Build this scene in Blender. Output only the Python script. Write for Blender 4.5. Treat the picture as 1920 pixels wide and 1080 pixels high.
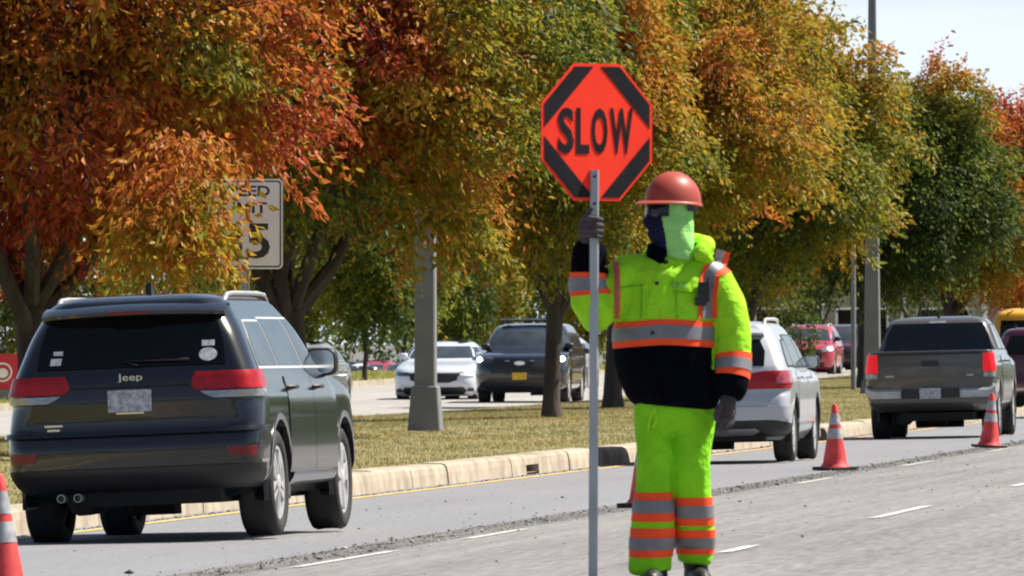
import bpy, bmesh, math, random
import numpy as np
from mathutils import Vector, Matrix
from mathutils.bvhtree import BVHTree

for _o in list(bpy.data.objects):
    bpy.data.objects.remove(_o)
SC = bpy.context.scene
COL = SC.collection
R = math.radians

# ------------------------------------------------------------------ camera, sky, sun, exposure
CAM_H = 1.45
cam_data = bpy.data.cameras.new("camera")
cam_data.sensor_width = 36.0
cam_data.lens = 393.75                     # long zoom: everything is far away and compressed
cam_data.clip_start = 1.0
cam_data.clip_end = 6000.0
cam_data.dof.use_dof = True
cam_data.dof.focus_distance = 90.0
cam_data.dof.aperture_fstop = 26.0
cam = bpy.data.objects.new("camera", cam_data)
COL.objects.link(cam)
cam.location = (0, 0, CAM_H)
cam.rotation_euler = (R(90) + math.atan(100 / 21000), 0, 0)
SC.camera = cam

SUN_AZ = R(90 - 20)      # compass style: angle from +Y (view direction) towards +X
SUN_EL = R(54)
world = bpy.data.worlds.new("World")
SC.world = world
world.use_nodes = True
wn = world.node_tree.nodes
sky = wn.new("ShaderNodeTexSky")
sky.sky_type = 'NISHITA'
sky.sun_disc = False
sky.sun_elevation = SUN_EL
sky.sun_rotation = SUN_AZ
sky.air_density = 1.0
sky.dust_density = 1.0
sky.ozone_density = 2.0
wn["Background"].inputs["Strength"].default_value = 0.05
# a thin veil of cirrus over the whole sky: it thickens towards the horizon as the line of sight grows longer
def _m(op, a, b=None, c=None):
    n = wn.new("ShaderNodeMath"); n.operation = op
    for i, q in enumerate((a, b, c)):
        if q is None: continue
        if isinstance(q, (int, float)): n.inputs[i].default_value = q
        else: world.node_tree.links.new(q, n.inputs[i])
    return n.outputs[0]
_tc = wn.new("ShaderNodeTexCoord"); _sx = wn.new("ShaderNodeSeparateXYZ")
world.node_tree.links.new(_tc.outputs["Generated"], _sx.inputs[0])
_mp = wn.new("ShaderNodeMapping"); _mp.inputs["Scale"].default_value = (6, 6, 60)
world.node_tree.links.new(_tc.outputs["Generated"], _mp.inputs[0])
_nz = wn.new("ShaderNodeTexNoise"); _nz.inputs["Scale"].default_value = 3.0; _nz.inputs["Detail"].default_value = 5
world.node_tree.links.new(_mp.outputs[0], _nz.inputs["Vector"])
_el = _m('MAXIMUM', _sx.outputs[2], 0.012)
_tau = _m('DIVIDE', _m('MULTIPLY_ADD', _nz.outputs[0], 0.05, 0.008), _el)
_op = _m('SUBTRACT', 1.0, _m('EXPONENT', _m('MULTIPLY', _tau, -1.0)))
_mx = wn.new("ShaderNodeMix"); _mx.data_type = 'RGBA'
world.node_tree.links.new(_op, _mx.inputs["Factor"])
world.node_tree.links.new(sky.outputs[0], _mx.inputs["A"])
_mx.inputs["B"].default_value = (10.2, 11.6, 13.2, 1)
world.node_tree.links.new(_mx.outputs["Result"], wn["Background"].inputs["Color"])

sun_data = bpy.data.lights.new("sun", 'SUN')
sun_data.energy = 5.0
sun_data.angle = R(0.53)
sun_data.color = (1.0, 0.93, 0.80)
sun = bpy.data.objects.new("sun", sun_data)
COL.objects.link(sun)
sdir = Vector((math.sin(SUN_AZ) * math.cos(SUN_EL), math.cos(SUN_AZ) * math.cos(SUN_EL), math.sin(SUN_EL)))
sun.rotation_euler = sdir.to_track_quat('Z', 'Y').to_euler()
sun.location = (60, 60, 60)

SC.view_settings.view_transform = 'Standard'
SC.view_settings.look = 'None'
SC.view_settings.gamma = 1.0
SC.view_settings.use_curve_mapping = False
SC.view_settings.exposure = 1.0
SC.render.engine = 'CYCLES'
SC.cycles.filter_width = 2.1
SC.cycles.max_bounces = 6
SC.cycles.transparent_max_bounces = 6

# ------------------------------------------------------------------ helpers
def link(o, parent=None):
    COL.objects.link(o)
    if parent is not None:
        o.parent = parent
    return o

def tag(o, label=None, cat=None, group=None, kind=None):
    if label: o["label"] = label
    if cat: o["category"] = cat
    if group: o["group"] = group
    if kind: o["kind"] = kind
    return o

def thing(name, label, cat, loc=(0, 0, 0), rot=(0, 0, 0), group=None):
    o = bpy.data.objects.new(name, None)
    o.empty_display_size = 0.2
    o.location = loc
    o.rotation_euler = rot
    link(o)
    return tag(o, label, cat, group)

class MB:
    """collects geometry for one mesh object"""
    def __init__(s):
        s.v, s.f, s.m, s.mi = [], [], [], 0
    def add(s, vs, fs):
        b = len(s.v)
        s.v += [tuple(map(float, p)) for p in vs]
        for f in fs:
            s.f.append(tuple(i + b for i in f)); s.m.append(s.mi)
        return s
    def box(s, c, d, rot=None, taper=1.0):
        x, y, z = d[0] / 2, d[1] / 2, d[2] / 2
        P = [Vector((sx * x * (taper if sz > 0 else 1), sy * y * (taper if sz > 0 else 1), sz * z)) for sz in (-1, 1) for sx, sy in ((-1, -1), (1, -1), (1, 1), (-1, 1))]
        if rot is not None:
            P = [rot @ p for p in P]
        P = [p + Vector(c) for p in P]
        return s.add(P, [(3, 2, 1, 0), (4, 5, 6, 7), (0, 1, 5, 4), (1, 2, 6, 5), (2, 3, 7, 6), (3, 0, 4, 7)])
    def rings(s, rings, cap=True, closed=False):
        n = len(rings[0]); b = []
        vs = [p for r in rings for p in r]
        fs = []
        k = len(rings)
        for i in range(k if closed else k - 1):
            a, c = i * n, ((i + 1) % k) * n
            for j in range(n):
                j2 = (j + 1) % n
                fs.append((a + j, a + j2, c + j2, c + j))
        if cap and not closed:
            fs.append(tuple(reversed(range(n)))); fs.append(tuple(range((k - 1) * n, k * n)))
        return s.add(vs, fs)
    def tube(s, pts, rad, n=8, cap=True, round_ends=False):
        pts = [Vector(p) for p in pts]
        if not hasattr(rad, '__len__'): rad = [rad] * len(pts)
        rad = list(rad)
        if round_ends:
            d0 = (pts[0] - pts[1]).normalized(); d1 = (pts[-1] - pts[-2]).normalized()
            r0, r1 = rad[0], rad[-1]
            pts = [pts[0] + d0 * r0 * .95, pts[0] + d0 * r0 * .7] + pts + [pts[-1] + d1 * r1 * .7, pts[-1] + d1 * r1 * .95]
            rad = [r0 * .25, r0 * .72] + rad + [r1 * .72, r1 * .25]
        rings = []
        t = (pts[1] - pts[0]).normalized()
        u = t.orthogonal().normalized()
        for i, p in enumerate(pts):
            if i == 0: t = pts[1] - pts[0]
            elif i == len(pts) - 1: t = pts[-1] - pts[-2]
            else: t = (pts[i + 1] - pts[i]).normalized() + (pts[i] - pts[i - 1]).normalized()
            t = t.normalized()
            u = (u - t * u.dot(t))
            u = u.normalized() if u.length > 1e-6 else t.orthogonal().normalized()
            w = t.cross(u)
            rings.append([p + (u * math.cos(a) + w * math.sin(a)) * rad[i] for a in [2 * math.pi * j / n for j in range(n)]])
        return s.rings(rings, cap)
    def lathe(s, prof, n=24, c=(0, 0, 0), axis='Z', cap=True):
        rings = []
        for r, h in prof:
            ring = []
            for j in range(n):
                a = 2 * math.pi * j / n
                if axis == 'Z': p = (c[0] + r * math.cos(a), c[1] + r * math.sin(a), c[2] + h)
                elif axis == 'X': p = (c[0] + h, c[1] + r * math.cos(a), c[2] + r * math.sin(a))
                else: p = (c[0] + r * math.cos(a), c[1] + h, c[2] + r * math.sin(a))
                ring.append(p)
            rings.append(ring)
        return s.rings(rings, cap)
    def grid(s, G):
        G = np.asarray(G); h, w = G.shape[:2]
        fs = [(i * w + j, i * w + j + 1, (i + 1) * w + j + 1, (i + 1) * w + j) for i in range(h - 1) for j in range(w - 1)]
        return s.add(G.reshape(-1, 3), fs)
    def prism(s, poly, a, b, axis='Y'):
        n = len(poly)
        def pt(p, h):
            return (p[0], h, p[1]) if axis == 'Y' else ((p[0], p[1], h) if axis == 'Z' else (h, p[0], p[1]))
        vs = [pt(p, a) for p in poly] + [pt(p, b) for p in poly]
        fs = [tuple(range(n)), tuple(reversed(range(n, 2 * n)))] + [(i, i + n, (i + 1) % n + n, (i + 1) % n) for i in range(n)]
        return s.add(vs, fs)
    def ball(s, c, r, n=12, m=8, rot=None):
        r = (r, r, r) if not hasattr(r, '__len__') else r
        rings = []
        for i in range(m + 1):
            th = math.pi * (i + .02) / (m + .04)
            ring = []
            for j in range(n):
                a = 2 * math.pi * j / n
                p = Vector((r[0] * math.sin(th) * math.cos(a), r[1] * math.sin(th) * math.sin(a), r[2] * math.cos(th)))
                if rot is not None: p = rot @ p
                ring.append(p + Vector(c))
            rings.append(ring)
        return s.rings(rings)
    def mesh(s, name, mats, smooth=None, recalc=True):
        me = bpy.data.meshes.new(name)
        me.from_pydata(s.v, [], s.f)
        for m in (mats if isinstance(mats, (list, tuple)) else [mats]):
            me.materials.append(m)
        if any(s.m): me.polygons.foreach_set("material_index", s.m)
        if recalc:
            bm = bmesh.new(); bm.from_mesh(me)
            bmesh.ops.recalc_face_normals(bm, faces=bm.faces)
            bm.to_mesh(me); bm.free()
        if smooth is not None:
            me.shade_smooth()
            me.set_sharp_from_angle(angle=R(smooth))
        me.update()
        return me
    def obj(s, name, mats, parent=None, smooth=None, loc=(0, 0, 0), rot=(0, 0, 0)):
        o = bpy.data.objects.new(name, s.mesh(name, mats, smooth))
        o.location = loc; o.rotation_euler = rot
        return link(o, parent)

def evaluated(o):
    dg = bpy.context.evaluated_depsgraph_get()
    dg.update()
    return bpy.data.meshes.new_from_object(o.evaluated_get(dg))

def text_mb(txt, w, h, thick, bold=0.0):
    """lettering fitted to w x h, standing in the XZ plane, front towards -Y"""
    cu = bpy.data.curves.new("lettering", 'FONT')
    cu.body = txt; cu.size = 1.0; cu.offset = bold; cu.resolution_u = 3
    o = bpy.data.objects.new("lettering", cu); COL.objects.link(o)
    me = evaluated(o)
    P = np.array([v.co[:] for v in me.vertices]); F = [tuple(p.vertices) for p in me.polygons]
    bpy.data.objects.remove(o); bpy.data.curves.remove(cu); bpy.data.meshes.remove(me)
    lo, hi = P.min(0), P.max(0)
    X = (P[:, 0] - (lo[0] + hi[0]) / 2) / (hi[0] - lo[0]) * w
    Z = (P[:, 1] - (lo[1] + hi[1]) / 2) / (hi[1] - lo[1]) * h
    return MB().add(np.stack([X, np.full_like(X, -thick), Z], 1), F)

# ------------------------------------------------------------------ materials
def mat(name, col, rough=.6, metal=0.0, spec=.5, coat=0.0, var=0.0, vscale=6.0, bump=0.0, bscale=40.0, emit=0.0, col2=None, stretch=None, bdist=.02):
    m = bpy.data.materials.new(name); m.use_nodes = True
    nt = m.node_tree; b = nt.nodes["Principled BSDF"]
    b.inputs["Base Color"].default_value = (*col, 1)
    b.inputs["Roughness"].default_value = rough
    b.inputs["Metallic"].default_value = metal
    b.inputs["Specular IOR Level"].default_value = spec
    b.inputs["Coat Weight"].default_value = coat
    b.inputs["Coat Roughness"].default_value = .04
    if emit:
        b.inputs["Emission Color"].default_value = (*col, 1); b.inputs["Emission Strength"].default_value = emit
    tc = mp = None
    if var or bump:
        tc = nt.nodes.new("ShaderNodeTexCoord"); mp = nt.nodes.new("ShaderNodeMapping")
        nt.links.new(tc.outputs["Object"], mp.inputs[0])
        if stretch: mp.inputs["Scale"].default_value = stretch
    if var:
        n = nt.nodes.new("ShaderNodeTexNoise"); n.inputs["Scale"].default_value = vscale; n.inputs["Detail"].default_value = 6
        nt.links.new(mp.outputs[0], n.inputs["Vector"])
        rp = nt.nodes.new("ShaderNodeValToRGB")
        c2 = col2 or tuple(c * (1 - var) for c in col)
        c1 = col if col2 else tuple(min(1, c * (1 + var)) for c in col)
        rp.color_ramp.elements[0].position = .35; rp.color_ramp.elements[1].position = .65
        rp.color_ramp.elements[0].color = (*c2, 1); rp.color_ramp.elements[1].color = (*c1, 1)
        nt.links.new(n.outputs[0], rp.inputs[0]); nt.links.new(rp.outputs[0], b.inputs["Base Color"])
    if bump:
        n = nt.nodes.new("ShaderNodeTexNoise"); n.inputs["Scale"].default_value = bscale; n.inputs["Detail"].default_value = 4
        nt.links.new(mp.outputs[0], n.inputs["Vector"])
        bp = nt.nodes.new("ShaderNodeBump"); bp.inputs["Strength"].default_value = bump; bp.inputs["Distance"].default_value = bdist
        nt.links.new(n.outputs[0], bp.inputs["Height"]); nt.links.new(bp.outputs[0], b.inputs["Normal"])
    return m

def leaf_mat(name, rough=.5, trans=.45):
    m = bpy.data.materials.new(name); m.use_nodes = True
    nt = m.node_tree; nt.nodes.clear()
    out = nt.nodes.new("ShaderNodeOutputMaterial")
    at = nt.nodes.new("ShaderNodeAttribute"); at.attribute_name = "Col"
    b = nt.nodes.new("ShaderNodeBsdfPrincipled"); b.inputs["Roughness"].default_value = rough; b.inputs["Specular IOR Level"].default_value = .22
    t = nt.nodes.new("ShaderNodeBsdfTranslucent")
    g = nt.nodes.new("ShaderNodeGamma"); g.inputs[1].default_value = .85
    mx = nt.nodes.new("ShaderNodeMixShader"); mx.inputs[0].default_value = trans
    nt.links.new(at.outputs["Color"], b.inputs["Base Color"])
    nt.links.new(at.outputs["Color"], g.inputs[0]); nt.links.new(g.outputs[0], t.inputs["Color"])
    nt.links.new(b.outputs[0], mx.inputs[1]); nt.links.new(t.outputs[0], mx.inputs[2]); nt.links.new(mx.outputs[0], out.inputs[0])
    return m

M = {}
M['leaf'] = leaf_mat("leaf")
M['bark'] = mat("bark", (.050, .040, .034), .9, var=.35, vscale=5, bump=.8, bscale=18, stretch=(1, 1, .25))
M['concrete'] = mat("concrete", (.40, .37, .33), .85, var=.14, vscale=3, bump=.25, bscale=60)
M['pole_concrete'] = mat("pole_concrete", (.165, .17, .182), .85, var=.1, vscale=2.5, bump=.2, bscale=70)
M['kerb'] = mat("kerb_concrete", (.34, .285, .22), .9, var=.26, vscale=2.6, bump=.3, bscale=40)
M['black'] = mat("black_plastic", (.012, .012, .014), .5, var=.2, vscale=9)
M['under'] = mat("underbody", (.008, .008, .009), .9, var=.3, vscale=5)
M['rubber'] = mat("tyre_rubber", (.016, .016, .018), .8, var=.3, vscale=14, bump=.3, bscale=60)
M['alloy'] = mat("alloy", (.62, .62, .64), .3, .45, var=.06, vscale=9)
M['steel'] = mat("steel", (.42, .43, .44), .45, .7, var=.12, vscale=7)
M['chrome'] = mat("chrome", (.75, .75, .76), .12, 1.0, var=.04, vscale=5)
M['glass'] = mat("tinted_glass", (.006, .007, .009), .04, 0, .5, var=.2, vscale=2)
M['glass_dark'] = mat("privacy_glass", (.003, .003, .004), .07, 0, .28, var=.2, vscale=2)
M['glass_grey'] = mat("windscreen_glass", (.035, .045, .055), .06, 0, .5, var=.3, vscale=2.5)
M['tail'] = mat("red_lens", (.34, .005, .010), .3, 0, .35, coat=.15, var=.18, vscale=14)
M['tail_dim'] = mat("red_reflector", (.16, .005, .008), .3, 0, .5, var=.2, vscale=20)
M['brake'] = mat("lit_red_lens", (.72, .004, .012), .35, emit=.25, var=.1, vscale=15)
M['clear'] = mat("clear_lens", (.30, .31, .33), .1, .3, .6, coat=.6, var=.15, vscale=20)
M['smoke_lens'] = mat("smoked_lens", (.06, .065, .07), .08, 0, .6, coat=.8, var=.3, vscale=16)
M['lamp_on'] = mat("lit_lamp", (1.0, .98, .92), .2, emit=6, var=.02)
M['plate'] = mat("licence_plate_paint", (.34, .36, .40), .5, var=.38, vscale=34)
M['plate_yellow'] = mat("yellow_plate_paint", (.62, .36, .02), .5, var=.2, vscale=25)
M['bright_trim'] = mat('bright_window_trim', (.72, .72, .72), .25, .35, var=.05, vscale=8)
M['white'] = mat("white_paint", (.78, .78, .76), .5, var=.06, vscale=6)
M['sticker'] = mat("sticker_print", (.55, .57, .60), .6, var=.3, vscale=24)

# ------------------------------------------------------------------ the lie of the land (u across the road, v along it)
AL = R(5.8)
CA, SA = math.cos(AL), math.sin(AL)
def W(u, v, z=0.0):
    return Vector((u * CA + v * SA, -u * SA + v * CA, z))
def UV(x, y):
    return x * CA - y * SA, x * SA + y * CA
def zv(v):
    t = min(max((v - 205) / 125, 0), 1)
    return .36 * t * t * (3 - 2 * t) + max(0, v - 330) * .0006
PU = [-400, -120, -44, -38, -33.2, -33.0, -22.2, -22.0, -17, -12.16, -12.15, -11.98, -8.35, -4.4, 0.5, 6, 60]
PZ = [-1.0, -1.0, -.95, .12, .16, .03, .06, .17, .27, .18, .0, .0, .062, .345, .33, .2, .1]
def gz(u, v):
    return float(np.interp(u, PU, PZ)) + zv(v)
def gxy(x, y):
    return gz(*UV(x, y))
# ------------------------------------------------------------------ ground, roads, kerbs
VS = [-30, 0, 20, 40, 50, 60, 70, 80, 90, 100, 110, 120, 130, 140, 150, 165, 180, 195, 205, 215, 225, 235, 245, 255, 265, 275, 285, 295, 305, 315, 325, 335, 360, 400, 450, 520, 600, 750, 1000, 1500, 2400]
def strip(name, us, m, lift=0.0, vs=VS, zf=None):
    G = [[W(u, v, (zf(u, v) if zf else gz(u, v)) + lift) for u in us] for v in vs]
    o = MB().grid(G).obj(name, m, smooth=60)
    return tag(o, kind='structure')

def road_mat(name, base, dark, streak, grain, rough=.9, patch=.5):
    m = bpy.data.materials.new(name); m.use_nodes = True
    nt = m.node_tree; b = nt.nodes["Principled BSDF"]; L = nt.links
    b.inputs["Roughness"].default_value = rough; b.inputs["Specular IOR Level"].default_value = .3
    tc = nt.nodes.new("ShaderNodeTexCoord"); rot = nt.nodes.new("ShaderNodeMapping")
    rot.inputs["Rotation"].default_value = (0, 0, AL)
    L.new(tc.outputs["Object"], rot.inputs[0])
    def noise(scale, detail, sc=None):
        mp = nt.nodes.new("ShaderNodeMapping")
        if sc: mp.inputs["Scale"].default_value = sc
        L.new(rot.outputs[0], mp.inputs[0])
        n = nt.nodes.new("ShaderNodeTexNoise"); n.inputs["Scale"].default_value = scale; n.inputs["Detail"].default_value = detail
        L.new(mp.outputs[0], n.inputs["Vector"]); return n
    n1 = noise(1.0, 5, (streak, .045, 1)); n2 = noise(grain, 3, (1, .07, 1)); n3 = noise(.35, 4, (1, .22, 1))
    def madd(a, bsock, k):
        x = nt.nodes.new("ShaderNodeMath"); x.operation = 'MULTIPLY_ADD'; L.new(bsock, x.inputs[0]); x.inputs[1].default_value = k
        if isinstance(a, float): x.inputs[2].default_value = a
        else: L.new(a, x.inputs[2])
        return x.outputs[0]
    s = madd(0.0, n1.outputs[0], .4); s = madd(s, n2.outputs[0], .65); s = madd(s, n3.outputs[0], patch)
    rp = nt.nodes.new("ShaderNodeValToRGB")
    rp.color_ramp.elements[0].position = .56; rp.color_ramp.elements[1].position = .98
    rp.color_ramp.elements[0].color = (*dark, 1); rp.color_ramp.elements[1].color = (*base, 1)
    L.new(s, rp.inputs[0]); L.new(rp.outputs[0], b.inputs["Base Color"])
    bp = nt.nodes.new("ShaderNodeBump"); bp.inputs["Strength"].default_value = .6; bp.inputs["Distance"].default_value = .012
    L.new(n2.outputs[0], bp.inputs["Height"]); L.new(bp.outputs[0], b.inputs["Normal"])
    return m

M['milled'] = road_mat("milled_asphalt", (.245, .236, .232), (.120, .117, .117), 4.0, 20.0)
M['asphalt'] = road_mat("smooth_asphalt", (.225, .227, .243), (.17, .173, .187), 2.0, 40.0, .8, .3)
M['rough_edge'] = road_mat("broken_asphalt", (.19, .187, .185), (.045, .044, .046), 7.0, 14.0)
M['far_road'] = road_mat("worn_asphalt", (.33, .315, .30), (.24, .23, .22), 1.5, 20.0)
M['lot'] = road_mat("lot_asphalt", (.16, .155, .15), (.09, .09, .09), 1.5, 9.0)
M['grass_soil'] = mat("dry_turf", (.23, .185, .075), .95, var=.3, vscale=1.1, bump=.8, bscale=22, col2=(.16, .155, .05), bdist=.05)
M['verge'] = mat("verge_turf", (.36, .31, .11), .95, var=.2, vscale=.8, bump=.6, bscale=12, col2=(.2, .22, .06))
M['far_ground'] = mat("far_ground", (.12, .12, .06), .95, var=.25, vscale=.05)
M['line_white'] = mat("worn_white_line", (.50, .49, .47), .85, var=.32, vscale=5, bump=.3, bscale=60)
M['line_yellow'] = mat("yellow_line", (.66, .42, .12), .8, var=.22, vscale=5)

tag(MB().grid([[Vector((x, y, -2.2)) for x in (-4000, 0, 4000)] for y in (-200, 2000, 5800)]).obj("ground", M['far_ground']), kind='structure')
strip("milled_road", [-8.35, -6.4, -4.4, .5, 6, 20, 60], M['milled'])
strip("smooth_lane", [-12.15, -11.98, -10, -8.78], M['asphalt'])
strip("broken_road_edge", [-8.78, -8.56, -8.35], M['rough_edge'])
strip("median_soil", [-22.0, -19.5, -17, -14.5, -12.4], M['grass_soil'])
strip("far_carriageway", [-33.0, -30, -26, -22.2], M['far_road'])
strip("far_verge", [-44, -38, -33.2], M['verge'])
strip("parking_ground", [-400, -120, -44], M['lot'])

def dash(u0, u1, v0, v1, m, name, lift=.005):
    n = max(2, int((v1 - v0) / 3) + 1)
    vs = np.linspace(v0, v1, n)
    return tag(MB().grid([[W(u, v, gz(u, v) + lift) for u in (u0, u1)] for v in vs]).obj(name, m), kind='structure')
dash(-11.92, -11.82, 30, 420, M['line_yellow'], "yellow_edge_line")
for v0, v1 in ((67.6, 72.9), (77.4, 81.5), (108, 112.4), (123.2, 128.3), (139.6, 143.8), (157, 161), (172, 176)):
    dash(-8.24, -8.14, v0, v1, M['line_white'], "white_lane_dash")
for v0, v1 in ((60.6, 62.6), (72.4, 77.8), (88.4, 92.4), (103, 107)):
    dash(-5.05, -4.95, v0, v1, M['line_white'], "white_lane_dash")
for v0 in range(170, 420, 12):
    dash(-26.2, -26.06, v0, v0 + 3, M['line_white'], "white_lane_dash")

# kerb of the near carriageway: a footing with separate blocks
kerb = tag(MB().grid([[W(u, v, gz(-12.0, v) + dz) for u, dz in ((-12.40, .02), (-12.16, .02))] for v in VS]).obj("kerb", M['kerb']), kind='structure')
rnd = random.Random(5)
KV = [110.0 + 3.22 * k for k in range(-14, 66)]
for k, v0 in enumerate(KV):
    v1 = v0 + 3.22
    gap = .035 if k in (17, 18, 19) else .012
    zb = zv((v0 + v1) / 2)
    tilt = rnd.uniform(-.008, .008)
    hgt = .205 + rnd.uniform(-.006, .006)
    prof = [(-12.15, .0), (-12.162, hgt * .55), (-12.178, hgt - .03), (-12.20, hgt - .006), (-12.235, hgt), (-12.44, hgt + .003), (-12.44, .0)]
    drain = (k == 17)
    b = MB()
    def seg(a, c, pr):
        b.rings([[W(u + tilt, v, z + zv(v)) for u, z in pr] for v in (a, c)])
    if drain:
        seg(v0 + gap, v0 + 1.55, prof)
        seg(v0 + 2.95, v1 - gap, prof)
        top = [(-12.165, .105), (-12.178, hgt - .03), (-12.20, hgt - .006), (-12.235, hgt), (-12.44, hgt + .003), (-12.44, .105)]
        seg(v0 + 1.55, v0 + 2.95, top)
        back = [(-12.39, .0), (-12.39, .104), (-12.44, .104), (-12.44, .0)]
        b.mi = 1
        seg(v0 + 1.55, v0 + 2.95, back)
        b.mi = 0
    else:
        seg(v0 + gap, v1 - gap, prof)
    b.obj("drain_inlet" if drain else "kerb_block", [M['kerb'], M['under']], kerb)
fk = MB()
for (a, b_) in ((-22.2, -22.0), (-33.2, -33.0)):
    fk.rings([[W(u, v, zz + zv(v)) for u, zz in ((a, -.1), (a, .165), (b_, .172), (b_, -.1))] for v in VS])
tag(fk.obj("far_kerb", M['kerb']), kind='structure')

# grass blades and fallen leaves on the median (nobody could count them)
def blades(name, n, ur, vr, hgt, wid, seed, c0, c1):
    rg = np.random.default_rng(seed)
    u = rg.uniform(*ur, n); v = rg.uniform(*vr, n)
    x = u * CA + v * SA; y = -u * SA + v * CA
    z = np.interp(u, PU, PZ) + np.array([zv(q) for q in v])
    h = hgt * rg.uniform(.5, 1.3, n) * (.6 + .8 * (np.sin(u * 3.1 + v * .7) * np.sin(v * .9 - u) > -.2))
    a = rg.uniform(0, 6.28, n); lean = rg.normal(0, .5, (n, 2)) * h[:, None]
    dx, dy = np.cos(a) * wid, np.sin(a) * wid
    P = np.zeros((n, 3, 3))
    P[:, 0] = np.stack([x - dx, y - dy, z - .005], 1); P[:, 1] = np.stack([x + dx, y + dy, z - .005], 1)
    P[:, 2] = np.stack([x + lean[:, 0], y + lean[:, 1], z + h], 1)
    me = bpy.data.meshes.new(name)
    me.vertices.add(n * 3); me.vertices.foreach_set("co", P.ravel())
    me.loops.add(n * 3); me.loops.foreach_set("vertex_index", np.arange(n * 3, dtype=np.int32))
    me.polygons.add(n); me.polygons.foreach_set("loop_start", np.arange(0, n * 3, 3, dtype=np.int32))
    t = np.clip(.5 + .35 * np.sin(u * 1.3 + 1) * np.sin(v * .33) + rg.normal(0, .25, n), 0, 1)[:, None]
    c = np.array(c0) * (1 - t) + np.array(c1) * t
    c = np.concatenate([c, np.ones((n, 1))], 1)
    ca = me.color_attributes.new("Col", 'FLOAT_COLOR', 'POINT'); ca.data.foreach_set("color", np.repeat(c, 3, 0).ravel())
    me.materials.append(M['leaf']); me.update(); me.validate()
    o = link(bpy.data.objects.new(name, me))
    return tag(o, kind='stuff')
tag(blades("grass", 230000, (-21.9, -12.45), (85, 330), .026, .0065, 3, (.15, .15, .052), (.29, .215, .09)), "short dry grass growing on the median strip", "grass")
tag(blades("verge_grass", 40000, (-40, -33.3), (180, 420), .09, .02, 4, (.17, .20, .05), (.42, .36, .12)), "pale sunlit grass on the verge beyond the far lanes", "grass")

# asphalt crumbs along the broken edge of the lane, sparse ones across the lane
def crumbs(name, n, sampler, size, m, seed):
    rg = np.random.default_rng(seed)
    u, v = sampler(rg, n)
    x = u * CA + v * SA; y = -u * SA + v * CA
    z = np.interp(u, PU, PZ) + np.array([zv(q) for q in v])
    base = np.array([(1, 0, 0), (0, 1, 0), (-1, 0, 0), (0, -1, 0), (0, 0, 1), (0, 0, -.4)])
    F = np.array([(0, 1, 4), (1, 2, 4), (2, 3, 4), (3, 0, 4), (1, 0, 5), (2, 1, 5), (3, 2, 5), (0, 3, 5)])
    s = size * rg.lognormal(0, .5, n)
    P = base[None] * rg.uniform(.6, 1.3, (n, 6, 3)) * s[:, None, None] * np.array([1, 1, .7])
    P += np.stack([x, y, z + s * .2], 1)[:, None]
    idx = (F[None] + (np.arange(n) * 6)[:, None, None]).reshape(-1)
    me = bpy.data.meshes.new(name)
    me.vertices.add(n * 6); me.vertices.foreach_set("co", P.ravel())
    me.loops.add(len(idx)); me.loops.foreach_set("vertex_index", idx.astype(np.int32))
    k = len(idx) // 3
    me.polygons.add(k); me.polygons.foreach_set("loop_start", np.arange(0, k * 3, 3, dtype=np.int32))
    me.materials.append(m); me.update(); me.validate()
    return tag(link(bpy.data.objects.new(name, me)), kind='stuff')
M['crumb'] = mat("asphalt_crumb", (.07, .068, .068), .9, var=.5, vscale=3)
M['crumb_pale'] = mat("stone_chip", (.42, .40, .38), .8, var=.3, vscale=5)
tag(crumbs("asphalt_gravel", 6500, lambda r, n: (-8.58 + r.normal(0, .12, n), r.uniform(56, 190, n)), .005, M['crumb'], 1),
    "dark crumbled asphalt along the joint between the two road surfaces", "gravel")
tag(crumbs("pale_gravel", 1800, lambda r, n: (-8.45 + r.normal(0, .25, n), r.uniform(56, 150, n)), .0045, M['crumb_pale'], 2),
    "pale stone chips along the rough road joint", "gravel")
tag(crumbs("gutter_dirt", 3500, lambda r, n: (-12.06 + np.abs(r.normal(0, .06, n)), r.uniform(66, 200, n)), .006, M['crumb'], 8),
    "dark grit lying in the gutter along the foot of the kerb", "grit")
tag(crumbs("loose_gravel", 500, lambda r, n: (r.uniform(-11.5, -4.6, n), r.uniform(58, 150, n)), .005, M['crumb'], 6),
    "loose dark stone crumbs scattered over the lanes", "gravel")
# ------------------------------------------------------------------ trees
RAMP_T = [0, .18, .36, .52, .68, .84, 1.0]
RAMP_C = np.array([(.022, .040, .010), (.055, .085, .012), (.17, .18, .014), (.32, .20, .016), (.38, .115, .014), (.32, .052, .018), (.22, .022, .018)])
def ramp(t):
    return np.stack([np.interp(t, RAMP_T, RAMP_C[:, k]) for k in range(3)], -1)

def noise3(P, freq, rg):
    s = np.zeros(len(P))
    for k in range(5):
        d = rg.normal(size=3); d /= np.linalg.norm(d)
        s += np.sin(P @ d * freq * (.7 + .35 * k) + rg.uniform(0, 6.28)) / (1 + .3 * k)
    return s / 2.4

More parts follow.
